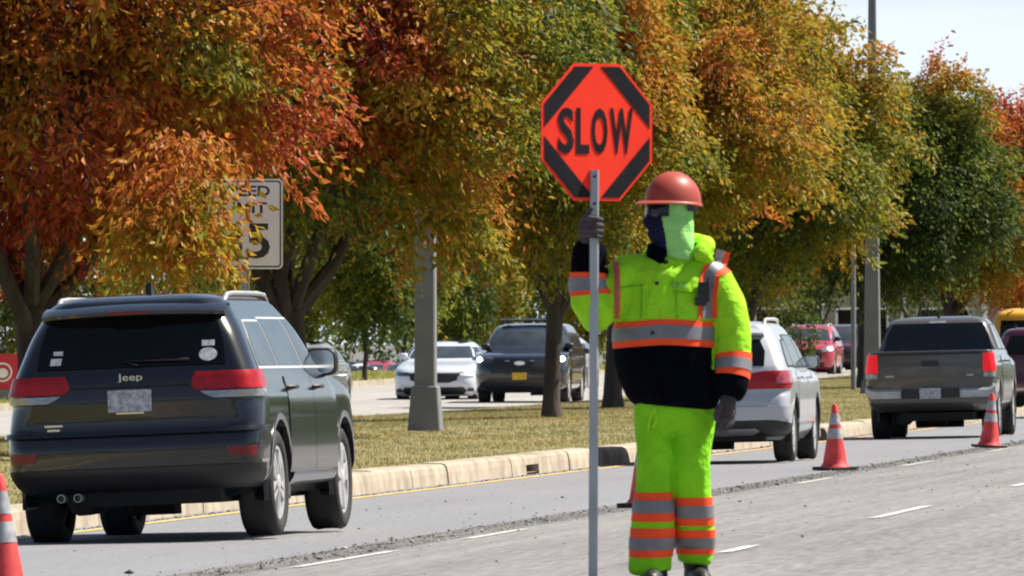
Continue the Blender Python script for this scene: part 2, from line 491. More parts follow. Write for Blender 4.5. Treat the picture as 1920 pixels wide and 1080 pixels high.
def leaf_mesh(name, C, A, rg, nleaf, spread, leaf, tcol, keep_size=None):
    """C spray centres (n,3), A spray axes (n,3) -> mesh of folded leaves"""
    n = len(C)
    up = np.array([0, 0, 1.0])
    L = np.cross(A, up); L /= np.linalg.norm(L, axis=1, keepdims=True) + 1e-6
    t = rg.uniform(0, 1, (n, nleaf)); s = rg.normal(0, .22, (n, nleaf)); hh = rg.normal(0, .085, (n, nleaf))
    ln = spread * rg.uniform(.7, 1.25, (n, 1))
    P = C[:, None] + A[:, None] * (t * ln)[..., None] + L[:, None] * (s * ln * (1.1 - .5 * t))[..., None]
    P[..., 2] += hh * ln - .42 * (t ** 2) * ln
    d = A[:, None] * .55 + L[:, None] * np.sign(s)[..., None] * .45 + rg.normal(0, .42, (n, nleaf, 3))
    d[..., 2] -= .58
    d /= np.linalg.norm(d, axis=2, keepdims=True)
    q = rg.normal(size=(n, nleaf, 3)); w = np.cross(d, q); w /= np.linalg.norm(w, axis=2, keepdims=True) + 1e-6
    nn = np.cross(d, w)
    sz = leaf * rg.uniform(.65, 1.3, (n, nleaf, 1))
    if keep_size is not None: sz = sz * keep_size[:, None, None]
    V = np.zeros((n, nleaf, 4, 3))
    V[..., 0, :] = P
    V[..., 1, :] = P + d * sz * .45 + w * sz * .215 + nn * sz * .06
    V[..., 2, :] = P + d * sz - nn * sz * .08
    V[..., 3, :] = P + d * sz * .45 - w * sz * .215 + nn * sz * .06
    N = n * nleaf
    V = V.reshape(N * 4, 3)
    F = (np.array([[0, 1, 2], [0, 2, 3]])[None] + (np.arange(N) * 4)[:, None, None]).reshape(-1)
    me = bpy.data.meshes.new(name)
    me.vertices.add(N * 4); me.vertices.foreach_set("co", V.ravel())
    me.loops.add(N * 6); me.loops.foreach_set("vertex_index", F.astype(np.int32))
    me.polygons.add(N * 2); me.polygons.foreach_set("loop_start", np.arange(0, N * 6, 3, dtype=np.int32))
    tt = tcol[:, None] + rg.normal(0, .055, (n, nleaf))
    col = ramp(np.clip(tt, 0, 1)) * rg.uniform(.78, 1.5, (n, nleaf, 1))
    col = np.concatenate([col, np.ones((n, nleaf, 1))], 2).reshape(N, 4)
    ca = me.color_attributes.new("Col", 'FLOAT_COLOR', 'POINT'); ca.data.foreach_set("color", np.repeat(col, 4, 0).ravel())
    me.materials.append(M['leaf']); me.update()
    return me

def d_cam(C, x, y):
    """how far a spray sits on the road side of its crown (0..1)"""
    return -(C[:, 1] - C[:, 1].mean()) / (np.abs(C[:, 1] - C[:, 1].mean()).max() + 1e-6)

def make_tree(name, label, x, y, H, rad, z0, tr, seed, nspray, nleaf, spread, leaf, t0, th, tn, group=None, off=(0, 0), fork=1.7, nl=7, extra=None, prune=None, blobs=(), ztop=None, stretch_y=1.0, freq=.75, cat="tree"):
    rg = np.random.default_rng(seed); rr = random.Random(seed)
    g = gxy(x, y)
    root = thing(name, label, cat, (x, y, g), group=group)
    hz = (H - z0) / 2; cz = z0 + hz
    cen = np.array([off[0], off[1], cz])
    # ---- trunk and limbs
    b = MB()
    flare = [(0, 0, -.1), (rr.uniform(-.02, .02), 0, .25), (rr.uniform(-.05, .05), rr.uniform(-.05, .05), fork * .6), (rr.uniform(-.08, .08), 0, fork)]
    b.tube(flare, [tr * 1.3, tr * .95, tr * .85, tr * .95], 12)
    limbs = []
    for k in range(nl):
        a = 2 * math.pi * (k + rr.uniform(-.3, .3)) / nl
        reach = rad * rr.uniform(.45, .8); top = cz + hz * rr.uniform(-.1, .65)
        p0 = Vector(flare[3]) + Vector((0, 0, rr.uniform(-.35, 0)))
        pts = [p0]
        for i in range(1, 6):
            f = i / 5
            pts.append(Vector((p0.x + (off[0] * f) + math.cos(a) * reach * f ** .85, p0.y + off[1] * f + math.sin(a) * reach * stretch_y * f ** .85, p0.z + (top - p0.z) * f ** 1.05)) + Vector((rr.uniform(-.1, .1), rr.uniform(-.1, .1), rr.uniform(-.1, .1))) * (1 if i < 5 else 0))
        r0 = tr * rr.uniform(.42, .6)
        b.tube(pts, [r0, r0 * .85, r0 * .66, r0 * .48, r0 * .32, r0 * .12], 7)
        limbs.append(pts)
        for i in (2, 3, 4):
            for q in range(2):
                s0 = pts[i]
                d = (pts[i] - pts[i - 1]).normalized() * .5 + Vector((rr.uniform(-1, 1), rr.uniform(-1, 1), rr.uniform(-.3, .5)))
                d.normalize(); l = rad * rr.uniform(.25, .5)
                b.tube([s0, s0 + d * l * .5 + Vector((0, 0, .04)), s0 + d * l + Vector((0, 0, rr.uniform(-.2, .15)))], [r0 * .34, r0 * .2, r0 * .05], 5)
    # ---- sprays
    d = rg.normal(size=(nspray, 3)); d /= np.linalg.norm(d, axis=1, keepdims=True)
    K = rg.normal(size=(42, 3)); K /= np.linalg.norm(K, axis=1, keepdims=True)
    lob = np.max(np.exp(-(1 - d @ K.T) / .024), axis=1)
    r = (.60 + .50 * lob) * rg.uniform(.15, 1, nspray) ** .24
    C = cen + d * r[:, None] * np.array([rad, rad * stretch_y, hz])
    low = C[:, 2] < z0 + .25 * hz
    C[low, 2] = z0 + .25 * hz + (C[low, 2] - z0 - .25 * hz) * .55 + rg.normal(0, .1, low.sum())
    A = d * np.array([1, 1, .35]) + rg.normal(0, .3, (nspray, 3)); A[:, 2] += .05
    A /= np.linalg.norm(A, axis=1, keepdims=True)
    if prune is not None:     # cut back where it hung over the sign
        x0, x1, y1, q0, q1 = prune
        keep = ~((C[:, 0] + x > x0) & (C[:, 0] + x < x1) & (C[:, 1] + y < y1) & (C[:, 2] + g > q0) & (C[:, 2] + g < q1))
        C, A = C[keep], A[keep]
    nx = len(C)
    if extra is not None:
        C = np.concatenate([C, extra]); 
        ea = np.stack([rg.normal(.15, .4, len(extra)), rg.normal(-.4, .4, len(extra)), rg.normal(-.35, .2, len(extra))], 1)
        A = np.concatenate([A, ea / np.linalg.norm(ea, axis=1, keepdims=True)])
    size = np.ones(len(C)); own = np.arange(len(C)) < nx
    if ztop is not None:      # above the picture and on the far side: fewer, larger leaves
        hid = (C[:, 2] + g > ztop) | (C[:, 1] > rad * .45)
        keep = ~hid | (rg.uniform(0, 1, len(C)) < .30)
        C, A, hid, own = C[keep], A[keep], hid[keep], own[keep]
        size = np.where(hid, 1.7, 1.0)
    zr = (C[:, 2] - cz) / hz
    t = t0 + th * zr + tn * noise3(C + seed, freq, np.random.default_rng(seed + 500)) + rg.normal(0, .08, len(C))
    for bx, bz, br, bt in blobs:        # boughs that have turned earlier or later than the rest
        t = t + bt * np.exp(-((C[:, 0] + x - bx) ** 2 + (C[:, 2] + g - bz) ** 2) / br ** 2)
    if ztop is not None:                # twigs that carry the outer sprays
        front = np.nonzero((d_cam(C, x, y) > .25) & (size < 1.5) & own)[0]
        for q in front[::max(1, len(front) // 420)]:
            p = Vector(C[q]); a = Vector(A[q]); inn = (p - Vector(cen)).normalized()
            b.tube([p - a * .35 - inn * .35, p - a * .05, p + a * spread * .5 + Vector((0, 0, -.06 * spread)), p + a * spread * .95 + Vector((0, 0, -.34 * spread))], [.016, .010, .006, .003], 4, cap=False)
    b.obj("trunk", M['bark'], root, smooth=50)
    me = leaf_mesh("crown", C, A, rg, nleaf, spread, leaf, t, size)
    o = link(bpy.data.objects.new("crown", me), root)
    o["kind"] = "stuff"
    return root

GT = "street trees along the median"
TREES = [
 # label, x, y, H, rad, z0, trunk r, t0, th, tn, off, seed, sprays, spray length, leaf, dense below
 ("large orange and gold tree at the left behind the black SUV", -5.05, 118, 7.8, 3.5, 1.95, .20, .78, .04, .22, (-.15, -1.2), 11, 5200, .62, .135, 5.3),
 ("dark green tree with red patches just right of the speed limit sign", -2.75, 141, 8.2, 3.5, 2.0, .20, .27, .06, .26, (.3, 0), 12, 5200, .66, .135, 6.2),
 ("tree with orange and yellow leaves behind the concrete light pole", .62, 174, 8.4, 3.1, 2.2, .15, .45, .04, .26, (-.3, 0), 13, 4800, .7, .14, 7.2),
 ("dark-trunked tree with amber leaves right behind the flagger's sign", 1.85, 204, 9.0, 3.4, 2.5, .19, .52, .06, .20, (.5, 0), 14, 5000, .75, .15, 8.2),
 ("broad gold and rust tree behind the flagger's hard hat", 4.9, 231, 8.2, 3.15, 2.1, .17, .44, .05, .18, (.0, 0), 15, 4800, .8, .155, 9.4),
 ("green tree with a reddish top right of the tall light pole", 8.08, 258, 7.6, 2.25, 2.2, .14, .16, .10, .12, (1.0, 0), 16, 3900, .8, .155, 12),
 ("rust and green tree above the grey pickup truck", 11.6, 296, 7.5, 2.2, 2.3, .15, .56, .14, .18, (1.0, 0), 17, 3300, .85, .17, 12),
 ("dark red tree at the far right end of the median row", 15.0, 336, 7.0, 2.6, 2.2, .15, .65, .22, .2, (.6, 0), 18, 2600, .9, .18, 12),
 ("smallest rust tree last in the median row", 18.3, 380, 6.6, 3.0, 2.2, .15, .6, .22, .2, (.6, 0), 19, 2400, .95, .19, 14),
]
BOUGHS = {
 0: [(-3.31, 4.4, .4, -.42), (-4.0, 2.5, .9, -.34), (-5.2, 3.1, .7, .18), (-2.9, 2.55, .6, -.34), (-5.3, 4.1, .45, -.33), (-2.4, 3.7, .8, .04), (-4.3, 3.4, .7, .1)],
 1: [(-1.6, 5.3, .75, .62), (-2.15, 4.1, .38, .60), (-.6, 4.0, .9, .22), (-1.2, 3.3, .6, .12)],
 2: [(-.66, 4.8, .7, -.06), (-.1, 3.3, .6, .14), (.4, 5.9, .9, .20), (-1.3, 3.4, .7, .06)],
 3: [(2.6, 6.4, 1.4, .16), (1.2, 4.3, .8, -.14), (3.2, 4.6, .9, -.08)],
 4: [(4.6, 7.2, 1.3, .20), (6.6, 4.0, 1.2, .02), (7.2, 5.9, .9, -.02), (5.6, 5.4, 1.0, -.08)],
 5: [(9.6, 8.0, .9, .50), (8.3, 6.6, .7, .22)],
 6: [(12.4, 8.0, .9, .16), (13.4, 6.0, .8, .22)],
}
rgx = np.random.default_rng(77)
for i, (lab, x, y, H, rad, z0, tr, t0, th, tn, off, seed, ns, spr, lf, zt) in enumerate(TREES):
    ex = pr = None
    if i == 0:   # twigs that droop in front of the speed limit sign and down to the car roof
        g0 = gxy(x, y)
        k = 90
        ex = np.stack([rgx.uniform(-3.85, -3.06, k) - x, rgx.uniform(112.4, 113.3, k) - y, rgx.uniform(2.62, 2.84, k) - g0], 1)
        k2 = 50
        ex2 = np.stack([rgx.uniform(-3.7, -3.0, k2) - x, rgx.uniform(112.4, 113.3, k2) - y, rgx.uniform(2.95, 3.6, k2) - g0], 1)
        ex = np.concatenate([ex, ex2])
        pr = (-3.2, -1.6, 115.4, 1.6, 3.35)
    make_tree("street_tree", lab, x, y, H, rad, z0, tr, seed, int(ns * .93), 29, spr, lf * .84, t0, th, tn, GT, off, extra=ex, prune=pr, blobs=BOUGHS.get(i, ()), ztop=zt,
              fork=1.55 if i < 2 else 1.75, nl=8 if i < 2 else 6)

# background trees beyond the far lanes
GB = "green trees beyond the far lanes"
BG = [(-3.85, 293, 5.6, 1.25, 1.1, "young leafy tree on the verge left of the white sedan"),
 (-3.0, 312, 5.8, 1.2, 1.0, "young yellow-green tree behind the left edge of the white sedan"),
 (-6.1, 330, 7, 2.0, .9, "bushy green tree behind the roof of the grey sedan"),
 (-2.2, 385, 7.5, 1.7, .6, "narrow green tree between the concrete pole and the white sedan's roof"),
 (-1.0, 400, 6.2, 1.3, .3, "small yellow-green conical tree behind the gap between white sedan and police SUV"),
 (.55, 410, 8, 2.3, .3, "dark tree behind the police SUV's light bar"),
 (2.6, 395, 6, 1.6, .5, "olive tree behind the flagger's raised arm"),
 (-8.3, 352, 8, 2.4, .9, "green tree behind the black SUV's rear window, beyond the lanes"),
 (-10.6, 345, 8, 2.4, 1.0, "green tree behind the black SUV's antenna, beyond the lanes"),
 (-13.4, 338, 8, 2.3, 1.0, "green tree behind the black SUV's left roof rail, beyond the lanes"),
 (-15.8, 350, 8, 2.3, .8, "dark tree behind the red sign at the left edge"),
 (6.0, 430, 8, 2.6, .6, "dark green tree behind the flagger's shoulder"),
 (9.4, 445, 7.5, 2.3, 1.6, "dark green tree behind the silver crossover's roof"),
 (12.2, 450, 7.5, 2.3, 1.7, "dark green tree behind the red SUV's roof"),
 (16.4, 455, 7.5, 2.4, 1.9, "dark green tree behind the grey truck's cab")]
for i, (x, y, H, rad, z0, lab) in enumerate(BG):
    make_tree("green_tree", lab, x, y, H, rad, z0, .07 if i < 2 else .12, 40 + i, 1300, 13, .6, .16, (.36 if i in (1, 4, 6) else .22), .05, .14, GB, fork=1.2, nl=5, freq=1.0)
# small sapling in front of the red SUV
make_tree("sapling", "thin young sapling in front of the red SUV's bonnet", 7.5, 292, 2.3, .42, .35, .03, 70, 120, 9, .35, .12, .2, .05, .1, fork=.5, nl=4)
make_tree("orange_tree", "small orange tree above the yellow van at the right edge", 14.9, 318, 3.1, 1.2, 1.6, .06, 72, 500, 12, .5, .15, .72, .05, .1, fork=1.2, nl=5)
# far wood
def treeline():
    rg = np.random.default_rng(90)
    n = 5200
    x = rg.uniform(-75, 110, n); y = 690 + rg.uniform(-14, 30, n)
    hmax = 8.5 + 2.5 * np.sin(x * .21) + 1.5 * np.sin(x * .63 + 1)
    z = rg.uniform(0, 1, n) ** .75 * hmax - .6
    C = np.stack([x, y, z], 1); A = rg.normal(size=(n, 3)); A[:, 1] -= .6; A /= np.linalg.norm(A, axis=1, keepdims=True)
    t = .10 + .10 * noise3(C, .2, rg) + rg.normal(0, .05, n)
    me = leaf_mesh("far_wood", C, A, rg, 10, 1.5, .55, t)
    tag(link(bpy.data.objects.new("far_wood", me)), "dark far-off wood behind the buildings and the lanes", "wood", kind='stuff')
treeline()
# leaf litter round the trunk bases
def add_unseen_wood():  # added out of view to dim skylight and reflections on rear faces
    """unseen wood behind the camera, mirrored in paint and glass"""
    rg = np.random.default_rng(93)
    n = 2600
    x = rg.uniform(-110, 110, n); y = -34 + rg.uniform(-10, 8, n)
    z = rg.uniform(0, 1, n) ** .8 * (13 + 3 * np.sin(x * .2))
    C = np.stack([x, y, z], 1); A = rg.normal(size=(n, 3)); A[:, 1] += .6; A /= np.linalg.norm(A, axis=1, keepdims=True)
    me = leaf_mesh("unseen_added_wood", C, A, rg, 8, 2.2, 1.3, .12 + .12 * noise3(C, .2, rg))
    tag(link(bpy.data.objects.new("unseen_added_wood", me)), "unseen green wood added behind the camera to darken reflections", "wood", kind='stuff')
add_unseen_wood()
def right_wood():
    """trees along the right-hand side of the road, outside the picture; bodywork mirrors them"""
    rg = np.random.default_rng(94)
    n = 3800
    u = 26 + rg.uniform(-3, 9, n); v = rg.uniform(30, 640, n)
    z = .3 + rg.uniform(0, 1, n) ** .8 * (7.5 + 2.5 * np.sin(v * .11) + 1.5 * np.sin(v * .31))
    C = np.stack([u * CA + v * SA, -u * SA + v * CA, z], 1); A = rg.normal(size=(n, 3)); A[:, 0] -= .6; A /= np.linalg.norm(A, axis=1, keepdims=True)
    me = leaf_mesh("right_wood", C, A, rg, 8, 2.2, 1.1, .16 + .14 * noise3(C, .2, rg))
    tag(link(bpy.data.objects.new("right_wood", me)), "row of trees on the near verge to the right of the road", "wood", kind='stuff')
right_wood()
def litter():
    rg = np.random.default_rng(91)
    n = 900
    k = rg.integers(0, 6, n)
    bx = np.array([t[1] for t in TREES])[k]; by = np.array([t[2] for t in TREES])[k]
    C = np.stack([bx + rg.normal(0, 1.3, n), by + rg.normal(-.5, 1.6, n), np.zeros(n)], 1)
    k2 = 500
    u = rg.uniform(-21, -12.6, k2); v = rg.uniform(90, 260, k2)
    C = np.concatenate([C, np.stack([u * CA + v * SA, -u * SA + v * CA, np.zeros(k2)], 1)])
    ok = []
    for i in range(len(C)):
        uu, vv = UV(C[i, 0], C[i, 1]); C[i, 2] = gz(uu, vv) + .05; ok.append(-21.8 < uu < -12.5)
    C = C[np.array(ok)]
    A = rg.normal(size=(len(C), 3)); A[:, 2] *= .1; A /= np.linalg.norm(A, axis=1, keepdims=True)
    me = leaf_mesh("fallen_leaves", C, A, rg, 3, .3, .08, rg.uniform(.30, .56, len(C)))
    v = np.zeros(len(me.vertices) * 3); me.vertices.foreach_get("co", v); v = v.reshape(-1, 3)
    for i in range(0, len(v), 4):
        uu, vv = UV(v[i, 0], v[i, 1]); zz = gz(uu, vv)
        v[i:i + 4, 2] = zz + .012 + (v[i:i + 4, 2] - v[i, 2]) * .25 + .01 * rg.uniform(0, 1, 4)
    me.vertices.foreach_set("co", v.ravel()); me.update()
    tag(link(bpy.data.objects.new("fallen_leaves", me)), "fallen brown leaves lying in the median grass round the trunks", "leaves", kind='stuff')
litter()
# ------------------------------------------------------------------ vehicles
class Loft:
    """closed shell from horizontal slices: (z, y_rear, y_front, half width, rear corner, front corner)"""
    def __init__(s, rows, bow_r=.05, bow_f=.12, k=5, smooth=2):
        A = np.array(rows, float)
        t = np.linspace(0, len(A) - 1, (len(A) - 1) * k + 1)
        D = np.stack([np.interp(t, np.arange(len(A)), A[:, c]) for c in range(6)], 1)
        for _ in range(smooth):
            E = D.copy(); E[1:-1] = .25 * D[:-2] + .5 * D[1:-1] + .25 * D[2:]; D = E
        s.D, s.br, s.bf = D, bow_r, bow_f
        s.mono = D[:int(np.argmax(D[:, 0])) + 1]
    def row(s, z):
        return np.array([np.interp(z, s.mono[:, 0], s.mono[:, c]) for c in range(6)])
    def outline(s, row):
        z, yr, yf, w, cr, cf = row
        a = np.linspace(0, 1, 9)
        xr = a * (w - cr); yrr = yr + s.br * (xr / w) ** 2
        th = np.linspace(0, math.pi / 2, 9)[1:]
        ye = yrr[-1]
        x2 = w - cr + cr * np.sin(th); y2 = ye + 1.5 * cr * (1 - np.cos(th))
        xf = a * (w - cf); yff = yf - s.bf * (xf / w) ** 2
        fe = yff[-1]
        x4 = w - cf + cf * np.sin(th); y4 = fe - 1.5 * cf * (1 - np.cos(th))
        ym = np.linspace(y2[-1], y4[-1], 22)[1:-1]
        X = np.concatenate([xr, x2, np.full(20, w), x4[::-1], xf[::-1]])
        Y = np.concatenate([yrr, y2, ym, y4[::-1], yff[::-1]])
        return np.stack([X, Y], 1)
    def mb(s):
        rings = []
        for r in s.D:
            o = s.outline(r)
            half = [(p[0], p[1], r[0]) for p in o]
            rings.append(half + [(-p[0], p[1], p[2]) for p in half[-2:0:-1]])
        return MB().rings(rings)
    def _expand(s, rows, k):
        A = np.array(rows, float); t = np.linspace(0, len(A) - 1, (len(A) - 1) * k + 1)
        return np.stack([np.interp(t, np.arange(len(A)), A[:, c]) for c in range(3)], 1)
    def _finish(s, G, Nn, off, depth):
        G = np.array(G); Nn = np.array(Nn)
        O = G + Nn * off; I = G - Nn * depth
        P = np.zeros((G.shape[0] + 2, G.shape[1] + 2, 3))
        P[1:-1, 1:-1] = O
        P[0, 1:-1], P[-1, 1:-1], P[1:-1, 0], P[1:-1, -1] = I[0], I[-1], I[:, 0], I[:, -1]
        P[0, 0], P[0, -1], P[-1, 0], P[-1, -1] = I[0, 0], I[0, -1], I[-1, 0], I[-1, -1]
        return P
    def end_patch(s, rows, end='r', off=.006, n=12, k=4, depth=.015):
        """rows (z, s0, s1): s = distance along the outline from the rear or front centre line, minus = left"""
        G, Nn = [], []
        for z, s0, s1 in s._expand(rows, k):
            o = s.outline(s.row(z))
            if end == 'f': o = o[::-1]
            arc = np.concatenate([[0], np.cumsum(np.hypot(*np.diff(o, axis=0).T))])
            ss = np.linspace(s0, s1, n); q = np.abs(ss); sg = np.where(ss < 0, -1, 1)
            x = np.interp(q, arc, o[:, 0]); y = np.interp(q, arc, o[:, 1])
            e = .01
            tx = np.interp(q + e, arc, o[:, 0]) - np.interp(np.maximum(q - e, 0), arc, o[:, 0])
            ty = np.interp(q + e, arc, o[:, 1]) - np.interp(np.maximum(q - e, 0), arc, o[:, 1])
            nrm = np.hypot(tx, ty) + 1e-9
            nx, ny = (ty / nrm, -tx / nrm) if end == 'r' else (-ty / nrm, tx / nrm)
            G.append(np.stack([x * sg, y, np.full(n, z)], 1)); Nn.append(np.stack([nx * sg, ny, np.zeros(n)], 1))
        return s._finish(G, Nn, off, depth)
    def side_patch(s, rows, sd=1, off=.006, n=12, k=4, depth=.015):
        """rows (z, y0, y1)"""
        G, Nn = [], []
        for z, y0, y1 in s._expand(rows, k):
            o = s.outline(s.row(z))
            y = np.linspace(y0, y1, n); x = np.interp(y, o[:, 1], o[:, 0])
            G.append(np.stack([x * sd, y, np.full(n, z)], 1)); Nn.append(np.tile([sd, 0, 0], (n, 1)))
        return s._finish(G, Nn, off, depth)
    def rear_y(s, x, z):
        o = s.outline(s.row(z)); return float(np.interp(abs(x), o[:17, 0], o[:17, 1]))
    def front_y(s, x, z):
        o = s.outline(s.row(z))[::-1]; return float(np.interp(abs(x), o[:17, 0], o[:17, 1]))
    def side_x(s, y, z):
        o = s.outline(s.row(z)); return float(np.interp(y, o[:, 1], o[:, 0]))

def patch(L, kind, rows, name, m, parent, smooth=40, **kw):
    P = L.end_patch(rows, **kw) if kind == 'end' else L.side_patch(rows, **kw)
    return MB().grid(P).obj(name, m, parent, smooth=smooth)

_wheels = {}
def wheel_meshes(rad, tw, style):
    key = (rad, tw, style)
    if key in _wheels: return _wheels[key]
    h = tw / 2; rr = rad * .69
    t = MB().lathe([(rr, -h * .8), (rr + .02, -h * .95), (rad * .88, -h), (rad * .965, -h * .88), (rad, -h * .66), (rad - .006, -h * .3), (rad - .006, h * .3), (rad, h * .66),
                    (rad * .965, h * .88), (rad * .88, h), (rr + .02, h * .95), (rr, h * .8), (rr - .005, 0)], 36, axis='X', cap=False)
    tm = t.mesh("tyre", M['rubber'], 40)
    b = MB()
    b.lathe([(rr + .012, h * .72), (rr, h * .86), (rr - .02, h * .84), (rr - .025, h * .3), (rr - .03, -h * .7)], 32, axis='X', cap=False)
    ns = 5 if style == 5 else style
    for k in range(ns):
        a0 = 2 * math.pi * k / ns
        for da in ((-.13, .13) if style == 5 else (0,)):
            a = a0 + da
            w0, w1 = .028, .034
            pts = []
            for r_, ww in ((.03, w0), (rr - .008, w1)):
                c_, s_ = math.cos(a), math.sin(a)
                pts += [(r_ * c_ - ww * s_, r_ * s_ + ww * c_), (r_ * c_ + ww * s_, r_ * s_ - ww * c_)]
            q = [pts[0], pts[1], pts[3], pts[2]]
            b.prism(q, h * .55, h * .86, 'X')
    b.lathe([(.005, h * .95), (.045, h * .95), (.062, h * .88), (.062, h * .4)], 16, axis='X')
    b.mi = 1
    b.lathe([(.01, h * .12), (rr * .72, h * .12), (rr * .72, 0)], 20, axis='X')        # brake disc
    b.lathe([(.01, -h * .55), (rr - .02, -h * .55)], 20, axis='X', cap=True)
    rm = b.mesh("rim", [M['alloy'], M['under']], 40)
    _wheels[key] = (tm, rm)
    return _wheels[key]

def suv_rows(L, Wd, H, hood=1.02, belt=1.12, cowl=.85, wsx=.15, rear=(.10, .38), nose=.1, tum=.16, bz=.24, rc=.14):
    hl, w = L / 2, Wd / 2
    r0, r1 = rear
    return [(bz, -hl + .38, hl - .40, w - .14, rc, .2), (bz + .10, -hl + .10, hl - .12, w - .03, rc + .01, .26), (.50, -hl + .015, hl - .01, w - .005, .15, .3),
            (.66, -hl, hl, w, .15, .32), (.76, -hl + .03, hl - .01, w, .14, .32), (.82, -hl + .07, hl - .03, w, .14, .32),
            (hood - .06, -hl + r0, hl - .10, w - .005, rc, .33), (hood, -hl + r0 + .01, hl - .25, w - .02, .13, .32), (hood + .05, -hl + r0 + .02, hl - .55, w - .035, .13, .3),
            (belt, -hl + r0 + .03, cowl + .12, w - .045, .13, .26), (belt + .05, -hl + r0 + .05, cowl, w - .06, .13, .24),
            (belt + (H - belt) * .5, -hl + (r0 + r1) * .5 + .02, (cowl + wsx) * .5 + .02, w - .06 - tum * .5, .14, .2), (H - .16, -hl + r1 - .03, wsx + .12, w - .06 - tum * .9, .15, .18),
            (H - .09, -hl + r1, wsx - .02, w - .08 - tum, .16, .18), (H - .045, -hl + r1 + .04, wsx - .2, w - .13 - tum, .17, .18), (H - .012, -hl + r1 + .16, wsx - .45, w - .24 - tum, .17, .17), (H, -hl + r1 + .4, wsx - .75, w - .42 - tum, .15, .15)]

def sedan_rows(L, Wd, H, hood=.92, belt=1.0, cowl=.95, wsx=.2, deck=1.0, rear_glass=(-.85, -.35), tum=.15):
    hl, w = L / 2, Wd / 2
    g0, g1 = rear_glass
    return [(.20, -hl + .35, hl - .35, w - .12, .15, .2), (.30, -hl + .10, hl - .1, w - .03, .2, .3), (.48, -hl, hl, w, .22, .36), (.62, -hl + .01, hl, w, .22, .38),
            (.74, -hl + .06, hl - .04, w, .2, .38), (.82, -hl + .10, hl - .14, w - .01, .2, .38), (hood - .03, -hl + .14, hl - .42, w - .03, .2, .36), (belt - .04, -hl + .22, cowl + .35, w - .045, .2, .3),
            (belt, -hl + .55, cowl + .08, w - .06, .2, .26), (belt + .04, -hl + .85, cowl, w - .07, .18, .24), (belt + (H - belt) * .5, g0 - .55, (cowl + wsx) / 2 + .02, w - .07 - tum * .55, .18, .2),
            (H - .12, g0, wsx + .12, w - .08 - tum, .18, .18), (H - .05, g0 + .25, wsx - .1, w - .14 - tum, .18, .18), (H - .012, g1 + .1, wsx - .35, w - .26 - tum, .16, .16), (H, g1 + .25, wsx - .6, w - .42 - tum, .14, .14)]

def make_car(label, cat, name, rows, paint, xy, heading, z=None, group=None, axles=(-1.4, 1.45), rad=.37, tw=.24, track=1.6, roll=.02, pitch=0.0, style=5, trim=True, bows=(.05, .12), arch_gap=.06, detail=True, boxy=None):
    zz = gxy(*xy) if z is None else z
    root = thing(name, label, cat, (xy[0], xy[1], zz), (pitch, -roll, -heading), group)
    L = Loft(rows, *bows)
    body = L.mb().obj("body", [paint, M['under']], root)
    # wheel openings
    cut = MB()
    for ya in axles:
        for sd in (-1, 1):
            cut.lathe([(rad + arch_gap, -.22), (rad + arch_gap, .22)], 28, c=(sd * (L.side_x(ya, .7) - .06), ya, rad), axis='X')
    co = cut.obj("cutter", M['under'], root)
    bm_ = body.modifiers.new("b", 'BOOLEAN'); bm_.operation = 'DIFFERENCE'; bm_.object = co; bm_.solver = 'EXACT'
    try: bm_.material_mode = 'INDEX'
    except Exception: pass
    me = evaluated(body); old = body.data
    if len(me.polygons) > 100:
        body.modifiers.clear(); body.data = me; me.name = "body"; bpy.data.meshes.remove(old)
    else:
        body.modifiers.clear(); me = body.data
    me.shade_smooth(); me.set_sharp_from_angle(angle=R(32))
    # the well linings are dark
    for p in me.polygons:
        c = p.center
        for ya in axles:
            if math.hypot(c[1] - ya, c[2] - rad) < rad + arch_gap + .004 and abs(c[0]) < L.side_x(ya, .7) - .02 and c[2] > .2:
                p.material_index = 1
    cm = co.data; bpy.data.objects.remove(co); bpy.data.meshes.remove(cm)
    tm, rm = wheel_meshes(rad, tw, style)
    for ya in axles:
        for sd in (-1, 1):
            w_ = link(bpy.data.objects.new("wheel", tm), root)
            w_.location = (sd * track / 2, ya, rad); w_.rotation_euler = (random.Random(ya + sd).uniform(0, 1.2), 0, 0 if sd > 0 else math.pi)
            link(bpy.data.objects.new("rim", rm), w_)
    if trim:
        tb = []
        for ya in axles:
            for sd in (-1, 1):
                b = MB()
                ri, ro = rad + arch_gap - .012, rad + arch_gap + .045
                rings = []
                for k in range(15):
                    a = -.25 + (math.pi + .5) * k / 14
                    cy, sz = math.cos(a), math.sin(a)
                    q = []
                    for r_, dx in ((ri, -.10), (ri, .003), (ro - .012, .007), (ro, -.02)):
                        y_, z_ = ya + r_ * cy, rad + r_ * sz
                        q.append((sd * (L.side_x(y_, max(z_, .4)) + dx), y_, z_))
                    rings.append(q)
                b.rings(rings).obj("wheel_arch", paint if trim == 'paint' else M['black'], root, smooth=40)
    # underside: floor pan, axle, silencer, exhaust
    u = MB()
    hl = -rows[3][1]
    u.box((0, 0, .33), (track - .35, 2 * hl - 1.3, .14)); u.box((0, axles[0], rad * .85), (track - .2, .12, .12)); u.box((0, axles[0], rad * .8), (.3, .3, .24))
    u.tube([(-.42, axles[0] - .25, .30), (-.42, -hl + .25, .30)], .1, 10); u.box((.1, -hl + .45, .32), (1.0, .5, .12))
    u.obj("underbody", M['under'], root)
    return root, L

